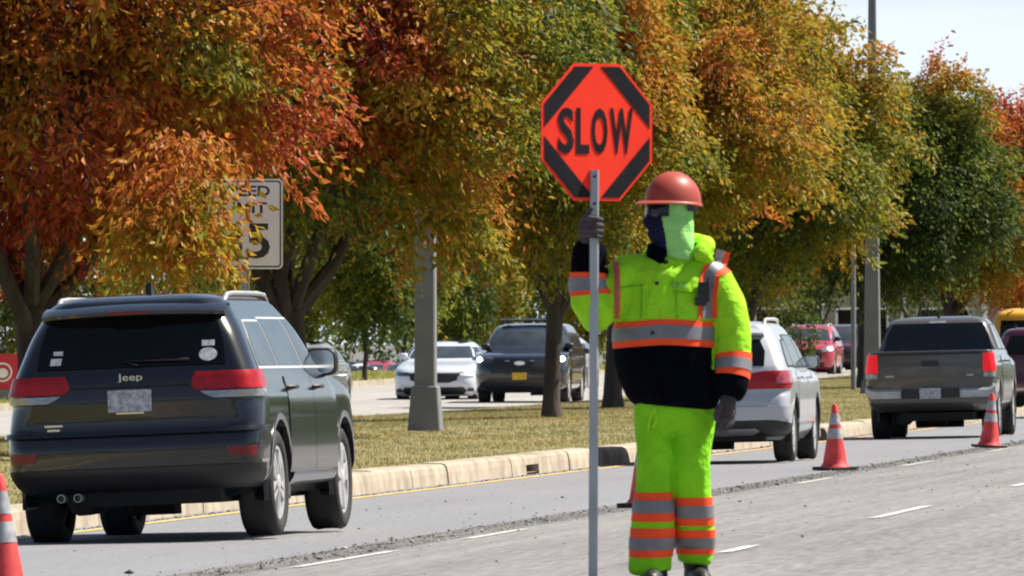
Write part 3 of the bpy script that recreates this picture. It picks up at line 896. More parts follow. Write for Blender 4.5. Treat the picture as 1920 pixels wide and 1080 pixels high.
def mirror(root, L, y, z, m, sd, w=.24, h=.17):
    x = L.side_x(y, z)
    b = MB()
    b.tube([(sd * (x - .02), y, z - .03), (sd * (x + .10), y - .02, z)], .03, 6)
    c = (sd * (x + .05 + w / 2), y - .02, z + .04)
    prof = []
    for f, dy in ((.55, .10), (.85, .08), (1.0, .02), (1.0, -.05), (.92, -.07)):
        ring = []
        for k in range(14):
            a = 2 * math.pi * k / 14
            ca, sa = math.cos(a), math.sin(a)
            ring.append((c[0] + f * w / 2 * math.copysign(abs(ca) ** .55, ca), c[1] + dy, c[2] + f * h / 2 * math.copysign(abs(sa) ** .55, sa)))
        prof.append(ring)
    b.rings(prof)
    o = b.obj("side_mirror", m, root, smooth=45)
    g = MB(); ring = []
    for k in range(14):
        a = 2 * math.pi * k / 14
        ca, sa = math.cos(a), math.sin(a)
        ring.append((c[0] + .84 * w / 2 * math.copysign(abs(ca) ** .55, ca), c[1] - .073, c[2] + .82 * h / 2 * math.copysign(abs(sa) ** .55, sa)))
    g.rings([ring, [(p[0], p[1] - .004, p[2]) for p in ring]])
    g.obj("mirror_glass", M['chrome'], o)
    return o

def handle(parent, L, sd, y, z, m):
    x = L.side_x(y, z)
    b = MB().tube([(sd * (x + .004), y - .11, z), (sd * (x + .045), y - .08, z), (sd * (x + .045), y + .08, z), (sd * (x + .004), y + .11, z)], .016, 6)
    return b.obj("handle", m, parent, smooth=50)

def doors(root, L, paint, hm, splits, z0, z1, hz):
    """splits: y edges of rear door and front door"""
    for sd in (-1, 1):
        for (ya, yb) in ((splits[0], splits[1]), (splits[1] + .012, splits[2])):
            d = patch(L, 'side', [(z0, ya, yb), (z0 + .1, ya, yb), (z1, ya, yb)], "door", paint, root, sd=sd, off=.007, n=14, k=6)
            handle(d, L, sd, ya + .17, hz, hm)

def side_glass(root, L, wins, m, trim=None):
    for sd in (-1, 1):
        for rows in wins:
            if trim is not None:
                zs = [r[0] for r in rows]
                rr = [(rows[0][0] - .022, rows[0][1] - .025, rows[0][2] + .025)] + [(r[0], r[1] - .022, r[2] + .022) for r in rows] + [(rows[-1][0] + .014, rows[-1][1] - .005, rows[-1][2] + .005)]
                fr = patch(L, 'side', rr, "window_frame", trim, root, sd=sd, off=.006, n=12)
            patch(L, 'side', rows, "side_window", m, root, sd=sd, off=.011, n=12, depth=.004)

def roof_rails(root, L, H, y0, y1, m, x=.6, up=.05):
    for sd in (-1, 1):
        pts = [(sd * x, y0, H - .07), (sd * x, y0 + .12, H - .03 + up)] + [(sd * x, y0 + .12 + (y1 - y0 - .24) * k / 6, H - .02 + up) for k in range(1, 6)] + [(sd * x, y1 - .12, H - .03 + up), (sd * x, y1, H - .08)]
        MB().tube(pts, .019, 8).obj("roof_rail", m, root, smooth=50)

def shark_fin(root, H, y, m, h=.07, x=0.0):
    MB().prism([(y - .07, H - .01), (y + .09, H - .01), (y - .02, H + h), (y - .06, H + h)], x - .02, x + .02, 'X').obj("antenna", m, root)

def front_face(root, L, o):
    """windscreen, lamps, grille, plate for vehicles seen from the front"""
    H = o['H']; b = o['belt']; w = o['W'] / 2
    hw = lambda z: float(L.row(z)[3])
    patch(L, 'end', [(b + .05, -(hw(b) - .12), hw(b) - .12), (b + (H - b) * .5, -(hw(b + (H - b) * .5) - .10), hw(b + (H - b) * .5) - .10), (H - .13, -(hw(H - .13) - .10), hw(H - .13) - .10)], "windscreen", M['glass_grey'], root, end='f', off=.008, n=16, k=6, depth=.004)
    for sd in (-1, 1):
        r = [(z, sd * a, sd * c) for z, a, c in o['lamp']]
        hl = patch(L, 'end', r, "headlight", o.get('lens', M['smoke_lens']), root, end='f', off=.012, n=10)
        if o.get('lit'):
            z, a, c = o['lit']
            patch(L, 'end', [(z - o['lit_h'], sd * (a * .6 + c * .4), sd * (a * .4 + c * .6)), (z - o['lit_h'] * .4, sd * a, sd * c), (z + o['lit_h'] * .4, sd * a, sd * c), (z + o['lit_h'], sd * (a * .6 + c * .4), sd * (a * .4 + c * .6))], "bulb", M['lamp_on'], hl, end='f', off=.02, n=6)
    patch(L, 'end', o['grille'], "grille", M['black'], root, end='f', off=.014, n=14)
    g = MB()
    zz0, zz1 = o['grille'][0][0], o['grille'][-1][0]
    patch(L, 'end', o['intake'], "lower_intake", M['black'], root, end='f', off=.012, n=14)
    if o.get('plate'):
        pz, pm = o['plate']
        y = L.front_y(0, pz)
        MB().box((0, y + .03, pz), (.31, .012, .155)).obj("licence_plate", pm, root)

# ---- paints
P_jeep = mat("dark_metallic_paint", (.005, .006, .008), .2, .0, .4, coat=.7, var=.03, vscale=30)
P_jeep_trim = mat("grey_cladding", (.05, .051, .05), .5, .3, var=.1, vscale=12)
P_silver = mat("silver_paint", (.42, .43, .47), .36, .15, .5, coat=.8, var=.02, vscale=30)
P_grey = mat("warm_grey_paint", (.062, .060, .058), .36, .1, .5, coat=.8, var=.03, vscale=30)
P_white = mat("pearl_white_paint", (.55, .58, .66), .35, .1, .5, coat=.8, var=.02, vscale=30)
P_black = mat("black_paint", (.010, .012, .020), .18, .1, .5, coat=1.0, var=.1, vscale=20)
P_red = mat("red_paint", (.42, .035, .06), .35, .2, .5, coat=.8, var=.03, vscale=20)
P_maroon = mat("dark_red_paint", (.07, .010, .022), .3, .3, .5, coat=.9, var=.05, vscale=20)
P_steel = mat("grey_green_paint", (.26, .27, .25), .32, .2, .5, coat=.9, var=.03, vscale=20)
P_blue = mat("dark_blue_paint", (.012, .018, .045), .3, .3, .5, coat=.9, var=.05, vscale=20)
P_yellow = mat("yellow_paint", (.72, .38, .045), .45, 0, .5, coat=.3, var=.04, vscale=6)

# ================= the near black SUV, seen from behind
def near_suv():
    H, Lg = 1.76, 4.80
    rows = suv_rows(Lg, 1.84, H, hood=1.06, belt=1.16, cowl=1.0, wsx=.35, rear=(.06, .30), tum=.19, bz=.30, rc=.24)
    r, L = make_car("dark SUV with red tail lights and small window stickers driving away on the left", "suv", "black_suv", rows, P_jeep, (-2.33, 81.7), R(8.2),
                    axles=(-1.42, 1.49), rad=.38, tw=.262, track=1.55, roll=R(2.4), trim='paint', bows=(.05, .16), arch_gap=.085)
    doors(r, L, P_jeep, M['black'], (-1.0, .12, 1.12), .46, 1.14, 1.06)
    side_glass(r, L, [[(1.22, -1.93, -1.13), (1.40, -1.86, -1.12), (1.54, -1.72, -1.12)], [(1.22, -1.06, -.05), (1.45, -1.06, -.08), (1.56, -1.05, -.12)], [(1.22, .02, .95), (1.42, -.02, .62), (1.56, -.06, .36)]], M['glass_grey'], M['bright_trim'])
    hb = lambda z: float(L.row(z)[3])
    tg = patch(L, 'end', [(.80, -.70, .70), (.98, -.72, .72), (1.02, -.60, .60), (1.18, -.60, .60), (1.2, -.74, .74)], "tailgate", P_jeep, r, off=.012, n=20, k=4)
    # number plate recess and handle bar under the badge
    patch(L, 'end', [(.90, -.36, .36), (.94, -.42, .42), (1.08, -.42, .42), (1.10, -.40, .40)], "plate_recess", P_jeep, tg, off=.004, n=12, depth=.006)
    patch(L, 'end', [(1.105, -.44, .44), (1.13, -.44, .44)], "trim_bar", M['black'], tg, off=.026, n=14)
    rg = patch(L, 'end', [(1.245, -.68, .68), (1.40, -.66, .66), (1.585, -.60, .60)], "rear_window", M['glass_dark'], r, off=.012, n=18, k=6, depth=.004)
    y = L.rear_y(0, 1.3)
    MB().tube([(.06, L.rear_y(0, 1.26) - .03, 1.255), (-.05, L.rear_y(0, 1.29) - .035, 1.285), (.42, L.rear_y(.4, 1.30) - .035, 1.285)], .012, 6).obj("wiper", M['black'], rg)
    # stickers
    ring = lambda cx, cz, rx, rz, n=18: [(cx + rx * math.cos(2 * math.pi * k / n), cz + rz * math.sin(2 * math.pi * k / n)) for k in range(n)]
    def stick(poly, cz, nm):
        b = MB(); yy = L.rear_y(poly[0][0], cz)
        b.add([(x, L.rear_y(x, z) - .016, z) for x, z in poly], [tuple(range(len(poly)))])
        b.add([(x, L.rear_y(x, z) - .0125, z) for x, z in poly], [tuple(range(len(poly)))])
        o = b.obj(nm, M['sticker'], rg)
    stick(ring(.555, 1.315, .065, .047), 1.315, "oval_sticker")
    stick([(.51, 1.375), (.60, 1.375), (.60, 1.415), (.51, 1.415)], 1.39, "small_sticker")
    stick([(-.585, 1.275), (-.505, 1.275), (-.495, 1.325), (-.575, 1.325)], 1.3, "square_sticker")
    stick([(-.56, 1.345), (-.49, 1.345), (-.49, 1.375), (-.56, 1.375)], 1.36, "small_sticker")
    # spoiler with high brake light
    sp = MB()
    G = []
    for z, o_ in ((1.60, .02), (1.615, .115), (1.64, .13), (1.675, .06), (1.70, -.08)):
        G.append([(x, L.rear_y(x, 1.60) - o_ + .02 * (x / .62) ** 2 * 2, z - .02 * (x / .66) ** 2) for x in np.linspace(-.66, .66, 17)])
    G.append([(x, y_ + .25, z_ - .04) for x, y_, z_ in G[0]])
    sp.grid(G); s_ = sp.obj("spoiler", P_jeep, r, smooth=45)
    MB().box((0, L.rear_y(0, 1.60) - .118, 1.628), (.30, .03, .022)).obj("high_brake_light", M['tail_dim'], s_)
    for sd in (-1, 1):
        lt = patch(L, 'end', [(1.065, sd * .47, sd * 1.16), (1.11, sd * .43, sd * 1.20), (1.195, sd * .47, sd * 1.16)], "tail_light", M['tail'], r, off=.022, n=18)
        patch(L, 'end', [(1.005, sd * .60, sd * 1.08), (1.03, sd * .54, sd * 1.12), (1.055, sd * .50, sd * 1.14)], "reverse_lens", M['clear'], lt, off=.018, n=14)
        patch(L, 'end', [(.585, sd * .70, sd * .90), (.655, sd * .68, sd * .92)], "bumper_reflector", M['tail_dim'], r, off=.01, n=6)
    patch(L, 'end', [(.36, -.95, .95), (.44, -1.05, 1.05), (.53, -1.06, 1.06)], "lower_bumper", M['black'], r, off=.012, n=22)
    bp = patch(L, 'end', [(.765, -1.1, 1.1), (.80, -1.12, 1.12)], "bumper_step", P_jeep, r, off=.03, n=24)
    for sd in (-1, 1):
        patch(L, 'end', [(.54, sd * .96, sd * 1.14), (.556, sd * .96, sd * 1.14)], "chrome_strip", M['chrome'], r, off=.016, n=6)
    yp = L.rear_y(0, 1.0)
    MB().box((0, yp - .026, 1.005), (.315, .012, .155)).obj("licence_plate", M['plate'], r)
    MB().box((0, yp - .02, .918), (.20, .02, .012)).obj("plate_lamp", M['chrome'], r)
    t = text_mb("Jeep", .18, .066, .003, .004)
    t.v = [(x, yv + L.rear_y(0, 1.16) - .0135, z + 1.165) for x, yv, z in t.v]
    t.obj("badge", M['chrome'], tg)
    b = MB()
    for zc, wdt in ((.845, .13), (.815, .09)):
        b.box((-.56, L.rear_y(.56, zc) - .02, zc), (wdt, .012, .014))
    b.obj("model_badge", M['chrome'], tg)
    for sd in (-1, 1):
        mirror(r, L, .93, 1.20, M['black'], sd, .25, .21)
    roof_rails(r, L, H, -1.75, .1, M['steel'], .60, .008)
    shark_fin(r, H, -1.35, M['black'], .085)
    for x in (-.52, -.40):
        MB().lathe([(.03, 0), (.03, -.12), (.026, -.12), (.026, 0)], 12, c=(x, -2.26, .33), axis='Y').obj("exhaust_pipe", M['steel'], r)
    for sd in (-1, 1):
        patch(L, 'side', [(.36, -.95, 1.0), (.42, -.95, 1.0), (.45, -.95, 1.0)], "sill_trim", M['alloy'] if False else P_jeep, r, sd=sd, off=.03, n=10)
        lt = patch(L, 'end', [(.86, sd * .55, sd * 1.0), (.98, sd * .5, sd * 1.02)], "headlight", M['clear'], r, end='f', off=.01, n=8)
    patch(L, 'end', [(.86, -.5, .5), (.98, -.5, .5)], "grille", M['black'], r, end='f', off=.01)
    patch(L, 'end', [(1.24, -.7, .7), (1.58, -.58, .58)], "windscreen", M['glass_grey'], r, end='f', off=.01)
near_suv()

# ================= silver crossover behind the flagger
def silver_suv():
    H = 1.66
    rows = suv_rows(4.6, 1.81, H, hood=1.0, belt=1.08, cowl=1.0, wsx=.3, rear=(.07, .50), tum=.17, bz=.26)
    r, L = make_car("silver crossover with roof rails half hidden behind the flagger's arm", "suv", "silver_suv", rows, P_silver, (2.60, 132.3), R(6.8),
                    axles=(-1.32, 1.34), rad=.355, tw=.235, track=1.52, roll=R(1.6), bows=(.08, .16))
    doors(r, L, P_silver, M['chrome'], (-.95, .1, 1.08), .45, 1.06, .98)
    side_glass(r, L, [[(1.13, -1.70, -1.05), (1.30, -1.58, -1.04), (1.42, -1.35, -1.04)], [(1.12, -.99, -.02), (1.36, -.99, -.05), (1.48, -.98, -.12)], [(1.12, .05, .95), (1.32, .0, .62), (1.48, -.04, .34)]], M['glass_grey'], M['black'])
    tg = patch(L, 'end', [(.66, -.66, .66), (.84, -.68, .68), (1.1, -.66, .66)], "tailgate", P_silver, r, off=.012, n=18)
    patch(L, 'end', [(1.13, -.62, .62), (1.3, -.62, .62), (1.44, -.55, .55)], "rear_window", M['glass_dark'], r, off=.012, n=16, k=6, depth=.004)
    G = [[(x, L.rear_y(x, 1.50) - o_ + .06 * (x / .6) ** 2, z - .02 * (x / .6) ** 2) for x in np.linspace(-.6, .6, 13)] for z, o_ in ((1.49, .0), (1.505, .16), (1.53, .17), (1.585, -.02))]
    G.append([(x, y_ + .25, z_ - .03) for x, y_, z_ in G[0]])
    MB().grid(G).obj("spoiler", P_silver, r, smooth=45)
    P_lens = mat("pale_red_lens", (.36, .05, .07), .15, .1, .6, coat=.9, var=.5, vscale=12)
    for sd in (-1, 1):
        lt = patch(L, 'end', [(.86, sd * .40, sd * .98), (.93, sd * .36, sd * 1.22), (1.04, sd * .42, sd * 1.30), (1.07, sd * .62, sd * 1.26)], "tail_light", M['tail'], r, off=.02, n=16)
        patch(L, 'end', [(.92, sd * .74, sd * 1.05), (1.06, sd * .80, sd * 1.18)], "clear_lens", P_lens, lt, off=.027, n=8)
        patch(L, 'end', [(.52, sd * .70, sd * .86), (.575, sd * .68, sd * .88)], "bumper_reflector", M['tail_dim'], r, off=.012, n=6)
        mirror(r, L, .90, 1.12, M['black'] if sd > 0 else P_silver, sd, .22, .17)
    patch(L, 'end', [(.30, -.98, .98), (.36, -1.1, 1.1), (.44, -1.12, 1.12), (.50, -.66, .66)], "lower_bumper", M['black'], r, off=.014, n=22)
    patch(L, 'end', [(.50, -.98, .98), (.60, -1.02, 1.02), (.655, -1.0, 1.0)], "bumper", P_silver, r, off=.022, n=22)
    patch(L, 'end', [(.31, -.45, .45), (.37, -.55, .55), (.40, -.5, .5)], "skid_plate", M['steel'], r, off=.022, n=12)
    MB().box((0, L.rear_y(0, .8) - .025, .80), (.31, .012, .155)).obj("licence_plate", M['plate'], r)
    roof_rails(r, L, H, -1.62, .1, M['alloy'], .58, .035)
    patch(L, 'end', [(1.12, -.66, .66), (1.5, -.54, .54)], "windscreen", M['glass_grey'], r, end='f', off=.01)
    for sd in (-1, 1):
        patch(L, 'end', [(.74, sd * .45, sd * 1.0), (.86, sd * .45, sd * 1.0)], "headlight", M['clear'], r, end='f', off=.01, n=8)
silver_suv()

# ================= grey pickup
def pickup():
    H = 1.79
    hl, w = 2.70, .945
    rows = [(.40, -hl + .3, hl - .3, w - .12, .1, .2), (.50, -hl + .08, hl - .05, w - .03, .1, .28), (.62, -hl + .05, hl, w, .1, .3), (.86, -hl + .04, hl - .02, w, .09, .3), (1.05, -hl + .04, hl - .10, w - .005, .09, .3),
            (1.12, -hl + .04, hl - .3, w - .02, .09, .3), (1.20, -hl + .05, 1.2, w - .03, .09, .25), (1.275, -hl + .05, .98, w - .04, .09, .2), (1.285, -hl + .06, .95, w - .055, .09, .2),
            (1.285, -hl + .12, .9, w - .12, .06, .2), (1.27, -hl + .13, .9, w - .13, .06, .2), (.85, -hl + .13, .9, w - .13, .06, .2)]
    r, L = make_car("grey pickup truck with lit brake lights driving away on the right", "pickup truck", "pickup_truck", rows, P_grey, (6.42, 166.2), R(6.2),
                    axles=(-1.58, 1.66), rad=.385, tw=.26, track=1.62, roll=R(1.4), bows=(.01, .14), style=6, arch_gap=.07)
    L.mono = L.D[:int(np.argmax(L.D[:, 0] > 1.279)) + 1]
    cab_rows = [(1.02, -1.0, 1.30, w - .03, .06, .2), (1.24, -1.0, 1.15, w - .045, .06, .2), (1.30, -.99, 1.0, w - .07, .06, .2), (1.52, -.93, .72, w - .15, .09, .18), (1.68, -.86, .46, w - .21, .1, .16), (1.74, -.80, .32, w - .26, .12, .16), (1.775, -.68, .1, w - .38, .12, .14), (1.79, -.5, -.1, w - .55, .1, .1)]
    C = Loft(cab_rows, .02, .12)
    C.mb().obj("cab", P_grey, r, smooth=35)
    patch(C, 'end', [(1.29, -.80, .80), (1.5, -.75, .75), (1.69, -.66, .66)], "rear_window", M['glass'], r, off=.01, n=16, depth=.004)
    patch(C, 'end', [(1.32, -.7, .7), (1.66, -.58, .58)], "windscreen", M['glass_grey'], r, end='f', off=.01)
    side_glass(r, C, [[(1.30, -.85, -.02), (1.5, -.80, -.04), (1.65, -.74, -.08)], [(1.30, .06, .92), (1.5, .03, .62), (1.65, 0, .40)]], M['glass_grey'], M['black'])
    doors(r, L, P_grey, M['black'], (-.92, .02, 1.08), .5, 1.2, 1.12)
    tg = patch(L, 'end', [(.74, -.74, .74), (.80, -.75, .75), (1.0, -.75, .75), (1.24, -.75, .75), (1.272, -.74, .74)], "tailgate", P_grey, r, off=.014, n=20)
    patch(L, 'end', [(.84, -.60, .60), (.86, -.50, .50), (.875, -.42, .42)], "pressed_line", P_grey, tg, off=.026, n=14)
    patch(L, 'end', [(1.225, -.75, .75), (1.262, -.75, .75)], "top_rail", M['black'], tg, off=.03, n=14)
    MB().box((0, -hl + .022, 1.10), (.25, .02, .085)).obj("latch_panel", M['black'], tg)
    b = MB()
    for xc, wd in ((-.60, .13), (.58, .10)):
        b.box((xc, -hl + .025, .92), (wd, .012, .022))
    b.obj("badge", M['steel'], tg)
    for sd in (-1, 1):
        lt = patch(L, 'end', [(.97, sd * .775, sd * .99), (1.0, sd * .765, sd * 1.0), (1.24, sd * .775, sd * .99)], "tail_light", M['brake'], r, off=.02, n=8)
        patch(L, 'end', [(.89, sd * .775, sd * .98), (.96, sd * .775, sd * .99)], "reverse_lens", M['clear'], lt, off=.018, n=8)
        bm = MB()
        bm.rings([[(sd * x, y_ - .0, z_) for y_, z_ in ((-hl - .06, .60), (-hl - .06, .70), (-hl - .02, .735), (-hl + .16, .735), (-hl + .16, .60))] for x in (.42, .70, .86)] +
                 [[(sd * x, y_ + dy, z_ + dz) for y_, z_ in ((-hl - .06, .60), (-hl - .06, .70), (-hl - .02, .735), (-hl + .16, .735), (-hl + .16, .60))] for x, dy, dz in ((.95, .04, .05), (.965, .2, .06))])
        bm.obj("bumper", M['steel'], r, smooth=35)
        mirror(r, C, 1.0, 1.30, M['black'] if sd < 0 else P_grey, sd, .22, .20)
        patch(L, 'end', [(.82, sd * .5, sd * 1.0), (1.02, sd * .5, sd * 1.0)], "headlight", M['clear'], r, end='f', off=.01, n=8)
    MB().box((0, -hl - .02, .655), (.86, .14, .12)).obj("bumper_step", M['black'], r)
    MB().box((0, -hl - .095, .665), (.31, .012, .155)).obj("licence_plate", M['plate'], r)
    MB().tube([(-.28, -hl + .5, .5), (-.28, -hl + .15, .5)], .05, 8).obj("hitch_bar", M['under'], r)
    shark_fin(r, H, -.6, M['black'], .06)
    patch(C, 'end', [(1.695, -.13, .13), (1.725, -.12, .12)], "high_brake_light", M['clear'], r, off=.02, n=6)
    MB().tube([(-.35, -.9, .35), (.35, -.9, .35)], .2, 10).obj("fuel_tank", M['under'], r)
pickup()

# ================= oncoming traffic in the far lanes
def oncoming(kind, label, paint, xy, z, group=None, suv=None, roll=-.01, heading=None, **o):
    if suv:
        rows = suv_rows(*suv['dim'], **suv.get('kw', {})); Lg, Wd, H = suv['dim']; belt = suv.get('kw', {}).get('belt', 1.12)
    else:
        Lg, Wd, H = o.get('dim', (4.9, 1.86, 1.45)); belt = 1.0
        rows = sedan_rows(Lg, Wd, H)
    r, L = make_car(label, "suv" if suv else "car", kind, rows, paint, xy, math.pi + (AL if heading is None else heading), z=z, axles=(-Lg * .30, Lg * .295), rad=.36 if suv else .335, tw=.235, track=Wd - .27,
                    roll=roll, trim='paint' if not suv else True, bows=(.06, .2), group=group)
    o.update(H=H, W=Wd, belt=belt)
    front_face(r, L, o)
    hw = Lg / 2
    if suv:
        side_glass(r, L, [[(belt + .07, -hw + .5, -1.2), (H - .22, -hw + .75, -1.18)], [(belt + .07, -1.12, -.06), (H - .2, -1.1, -.12)], [(belt + .07, .02, .78), (H - .2, -.04, .22)]], M['glass_grey'])
        doors(r, L, paint, M['black'], (-1.1, .0, 1.05), .45, belt - .02, belt - .14)
    else:
        side_glass(r, L, [[(1.07, -1.35, -.45), (1.30, -.88, -.45)], [(1.07, -.38, .82), (1.30, -.36, .32)]], M['glass_grey'])
        doors(r, L, paint, M['chrome'], (-1.15, -.3, .95), .35, .95, .85)
    for sd in (-1, 1):
        mirror(r, L, .72 if suv else .78, belt + .06, o.get('mirror', M['black']), sd, .2, .15)
        patch(L, 'end', [(.75, sd * .5, sd * .85), (.88, sd * .5, sd * .85)], "tail_light", M['tail'], r, off=.01, n=6)
    zr = H - .14
    patch(L, 'end', [(belt + .06, -.6, .6), (zr, -.5, .5)], "rear_window", M['glass'], r, off=.01)
    return r, L

S_LAMP = [(.66, .56, .98), (.71, .52, 1.02), (.745, .60, 1.05)]
r, L = oncoming("white_sedan", "white sedan driving towards us behind the concrete light pole", P_white, (-1.5, 252.4), .02, lamp=S_LAMP, lens=M['smoke_lens'],
                grille=[(.50, -.34, .34), (.56, -.52, .52), (.70, -.56, .56), (.72, -.54, .54)], intake=[(.24, -.66, .66), (.33, -.74, .74), (.40, -.66, .66)], mirror=P_white)
for sd in (-1, 1):
    patch(L, 'end', [(.30, sd * .74, sd * .98), (.38, sd * .78, sd * .97)], "fog_lamp_recess", M['black'], r, end='f', off=.012, n=6)
patch(L, 'end', [(.655, -.97, -.60), (.725, -1.0, -.58)], "running_light", M['white'], r, end='f', off=.022, n=8)

r, L = oncoming("police_suv", "black police SUV with a light bar and yellow front plate, facing us behind a trunk", P_black, (.42, 243.6), .10,
                suv=dict(dim=(5.0, 2.0, 1.74), kw=dict(hood=1.06, belt=1.14, cowl=.85, wsx=.25, rear=(.1, .4))), lamp=[(.90, .60, 1.02), (.98, .56, 1.08), (1.02, .62, 1.06)],
                lit=(.965, .84, 1.03), lit_h=.055, grille=[(.66, -.62, .62), (.72, -.66, .66), (.96, -.58, .58)], intake=[(.36, -.75, .75), (.5, -.8, .8), (.56, -.7, .7)], plate=(.60, M['plate_yellow']))
lb = thing("x", "", "", (0, 0, 0)); bpy.data.objects.remove(lb)
b = MB()
b.box((0, -.15, 1.80), (1.30, .28, .035)); b.mi = 1; b.box((0, -.15, 1.835), (1.34, .3, .035), taper=.94)
b.mi = 0; b.box((-.5, -.15, 1.76), (.06, .2, .06)); b.box((.5, -.15, 1.76), (.06, .2, .06))
b.obj("light_bar", [M['black'], M['steel']], r)
ring = [(.115 * math.cos(2 * math.pi * k / 16), .045 * math.sin(2 * math.pi * k / 16)) for k in range(16)]
y = L.front_y(0, .88)
MB().rings([[(x, y + .02, .88 + z) for x, z in ring], [(x, y + .035, .88 + z) for x, z in ring]]).obj("oval_badge", M['chrome'], r)
for x in (-.27, .27):
    MB().box((x, L.front_y(x, .93) + .02, .93), (.1, .02, .02)).obj("grille_light", M['clear'], r)

oncoming("grey_sedan", "grey-green sedan coming the other way behind the black SUV's door mirror", P_steel, (-4.42, 228.6), .0, lamp=S_LAMP, lens=M['clear'],
         grille=[(.50, -.3, .3), (.68, -.5, .5)], intake=[(.24, -.6, .6), (.36, -.66, .66)])
oncoming("silver_sedan", "pale silver car peeping out behind the police SUV, beside the sign staff", P_silver, (1.12, 282), .1, lamp=S_LAMP, lens=M['clear'],
         grille=[(.50, -.3, .3), (.68, -.5, .5)], intake=[(.24, -.6, .6), (.36, -.66, .66)], dim=(4.7, 1.82, 1.47))
RED = dict(dim=(4.6, 1.86, 1.66), kw=dict(hood=1.0, belt=1.1, cowl=.95, wsx=.3, rear=(.1, .45)))
RL = [(.80, .56, .98), (.88, .52, 1.04), (.93, .66, 1.06)]
r, L = oncoming("red_suv", "bright red SUV with headlights on, facing us right of the silver crossover", P_red, (9.35, 352), .32, suv=RED, lamp=RL, lens=M['clear'], lit=(.90, .76, .94), lit_h=.055,
                grille=[(.52, -.46, .46), (.62, -.58, .58), (.86, -.56, .56)], intake=[(.34, -.6, .6), (.46, -.66, .66)])
roof_rails(r, L, 1.66, -1.6, .1, M['alloy'], .6, .03)
r, L = oncoming("dark_red_suv", "dark red SUV just behind the bright red SUV, half behind a grey trunk", P_maroon, (10.95, 366), .34, suv=RED, lamp=RL, lens=M['clear'], lit=(.90, .72, .98), lit_h=.06,
                grille=[(.52, -.46, .46), (.62, -.58, .58), (.86, -.56, .56)], intake=[(.34, -.6, .6), (.46, -.66, .66)])

# maroon SUV ahead of the pickup, seen from behind at the right edge
def maroon():
    rows = suv_rows(4.7, 1.9, 1.7, rear=(.08, .42), bz=.3)
    r, L = make_car("dark maroon SUV cut off by the right edge, beyond the pickup", "suv", "maroon_suv", rows, P_maroon, (10.12, 211.5), R(6), axles=(-1.4, 1.45), rad=.37, tw=.24, track=1.62, roll=.01)
    patch(L, 'end', [(1.2, -.68, .68), (1.55, -.58, .58)], "rear_window", M['glass_dark'], r, off=.012, n=14)
    patch(L, 'end', [(.70, -.7, .7), (1.14, -.7, .7)], "tailgate", P_maroon, r, off=.012, n=14)
    patch(L, 'end', [(.52, -.9, .9), (.57, -.92, .92)], "bumper_strip", M['steel'], r, off=.016, n=18)
    patch(L, 'end', [(.36, -.9, .9), (.46, -.96, .96)], "lower_bumper", M['black'], r, off=.012, n=18)
    for sd in (-1, 1):
        patch(L, 'end', [(.9, sd * .74, sd * 1.1), (1.1, sd * .76, sd * 1.1)], "tail_light", M['tail'], r, off=.02, n=8)
        mirror(r, L, .75, 1.18, M['black'], sd, .2, .16)
    side_glass(r, L, [[(1.2, -1.8, -1.1), (1.5, -1.6, -1.1)], [(1.2, -1.05, -.05), (1.5, -1.02, -.1)], [(1.2, .02, .78), (1.5, -.03, .25)]], M['glass_dark'])
    MB().box((0, L.rear_y(0, .85) - .02, .85), (.31, .012, .155)).obj("licence_plate", M['plate'], r)
    shark_fin(r, 1.7, -1.3, M['black'], .06, x=-.72 + .2)
maroon()

# yellow van beyond it
def van():
    r = thing("yellow_van", "yellow van roof showing over the maroon SUV at the right edge", "van", (14.0, 300, gxy(14.0, 300) - .18), (0, 0, -R(6)))
    rows = [(.35, -2.6, 2.6, .9, .1, .2), (.6, -2.7, 2.75, 1.0, .1, .3), (1.1, -2.68, 2.4, 1.0, .1, .3), (1.3, -2.66, 1.6, .98, .1, .3), (1.65, -2.62, 1.2, .93, .12, .3), (1.82, -2.55, .95, .86, .2, .3), (1.90, -2.4, .7, .70, .2, .3), (1.94, -2.1, .4, .45, .2, .2)]
    L = Loft(rows, .05, .1)
    L.mb().obj("body", P_yellow, r, smooth=40)
    patch(L, 'end', [(1.15, -.78, .78), (1.62, -.74, .74)], "rear_window", M['glass_dark'], r, off=.012)
    tm, rm = wheel_meshes(.36, .22, 6)
    for ya in (-1.6, 1.6):
        for sd in (-1, 1):
            w_ = link(bpy.data.objects.new("wheel", tm), r); w_.location = (sd * .9, ya, .36); w_.rotation_euler = (0, 0, 0 if sd > 0 else math.pi)
            link(bpy.data.objects.new("rim", rm), w_)
    for sd in (-1, 1):
        patch(L, 'end', [(.9, sd * .8, sd * .98), (1.3, sd * .8, sd * .96)], "tail_light", M['tail'], r, off=.015, n=6)
        patch(L, 'side', [(1.2, -1.9, 1.0), (1.6, -1.9, .9)], "side_window", M['glass_dark'], r, sd=sd, off=.01)
van()

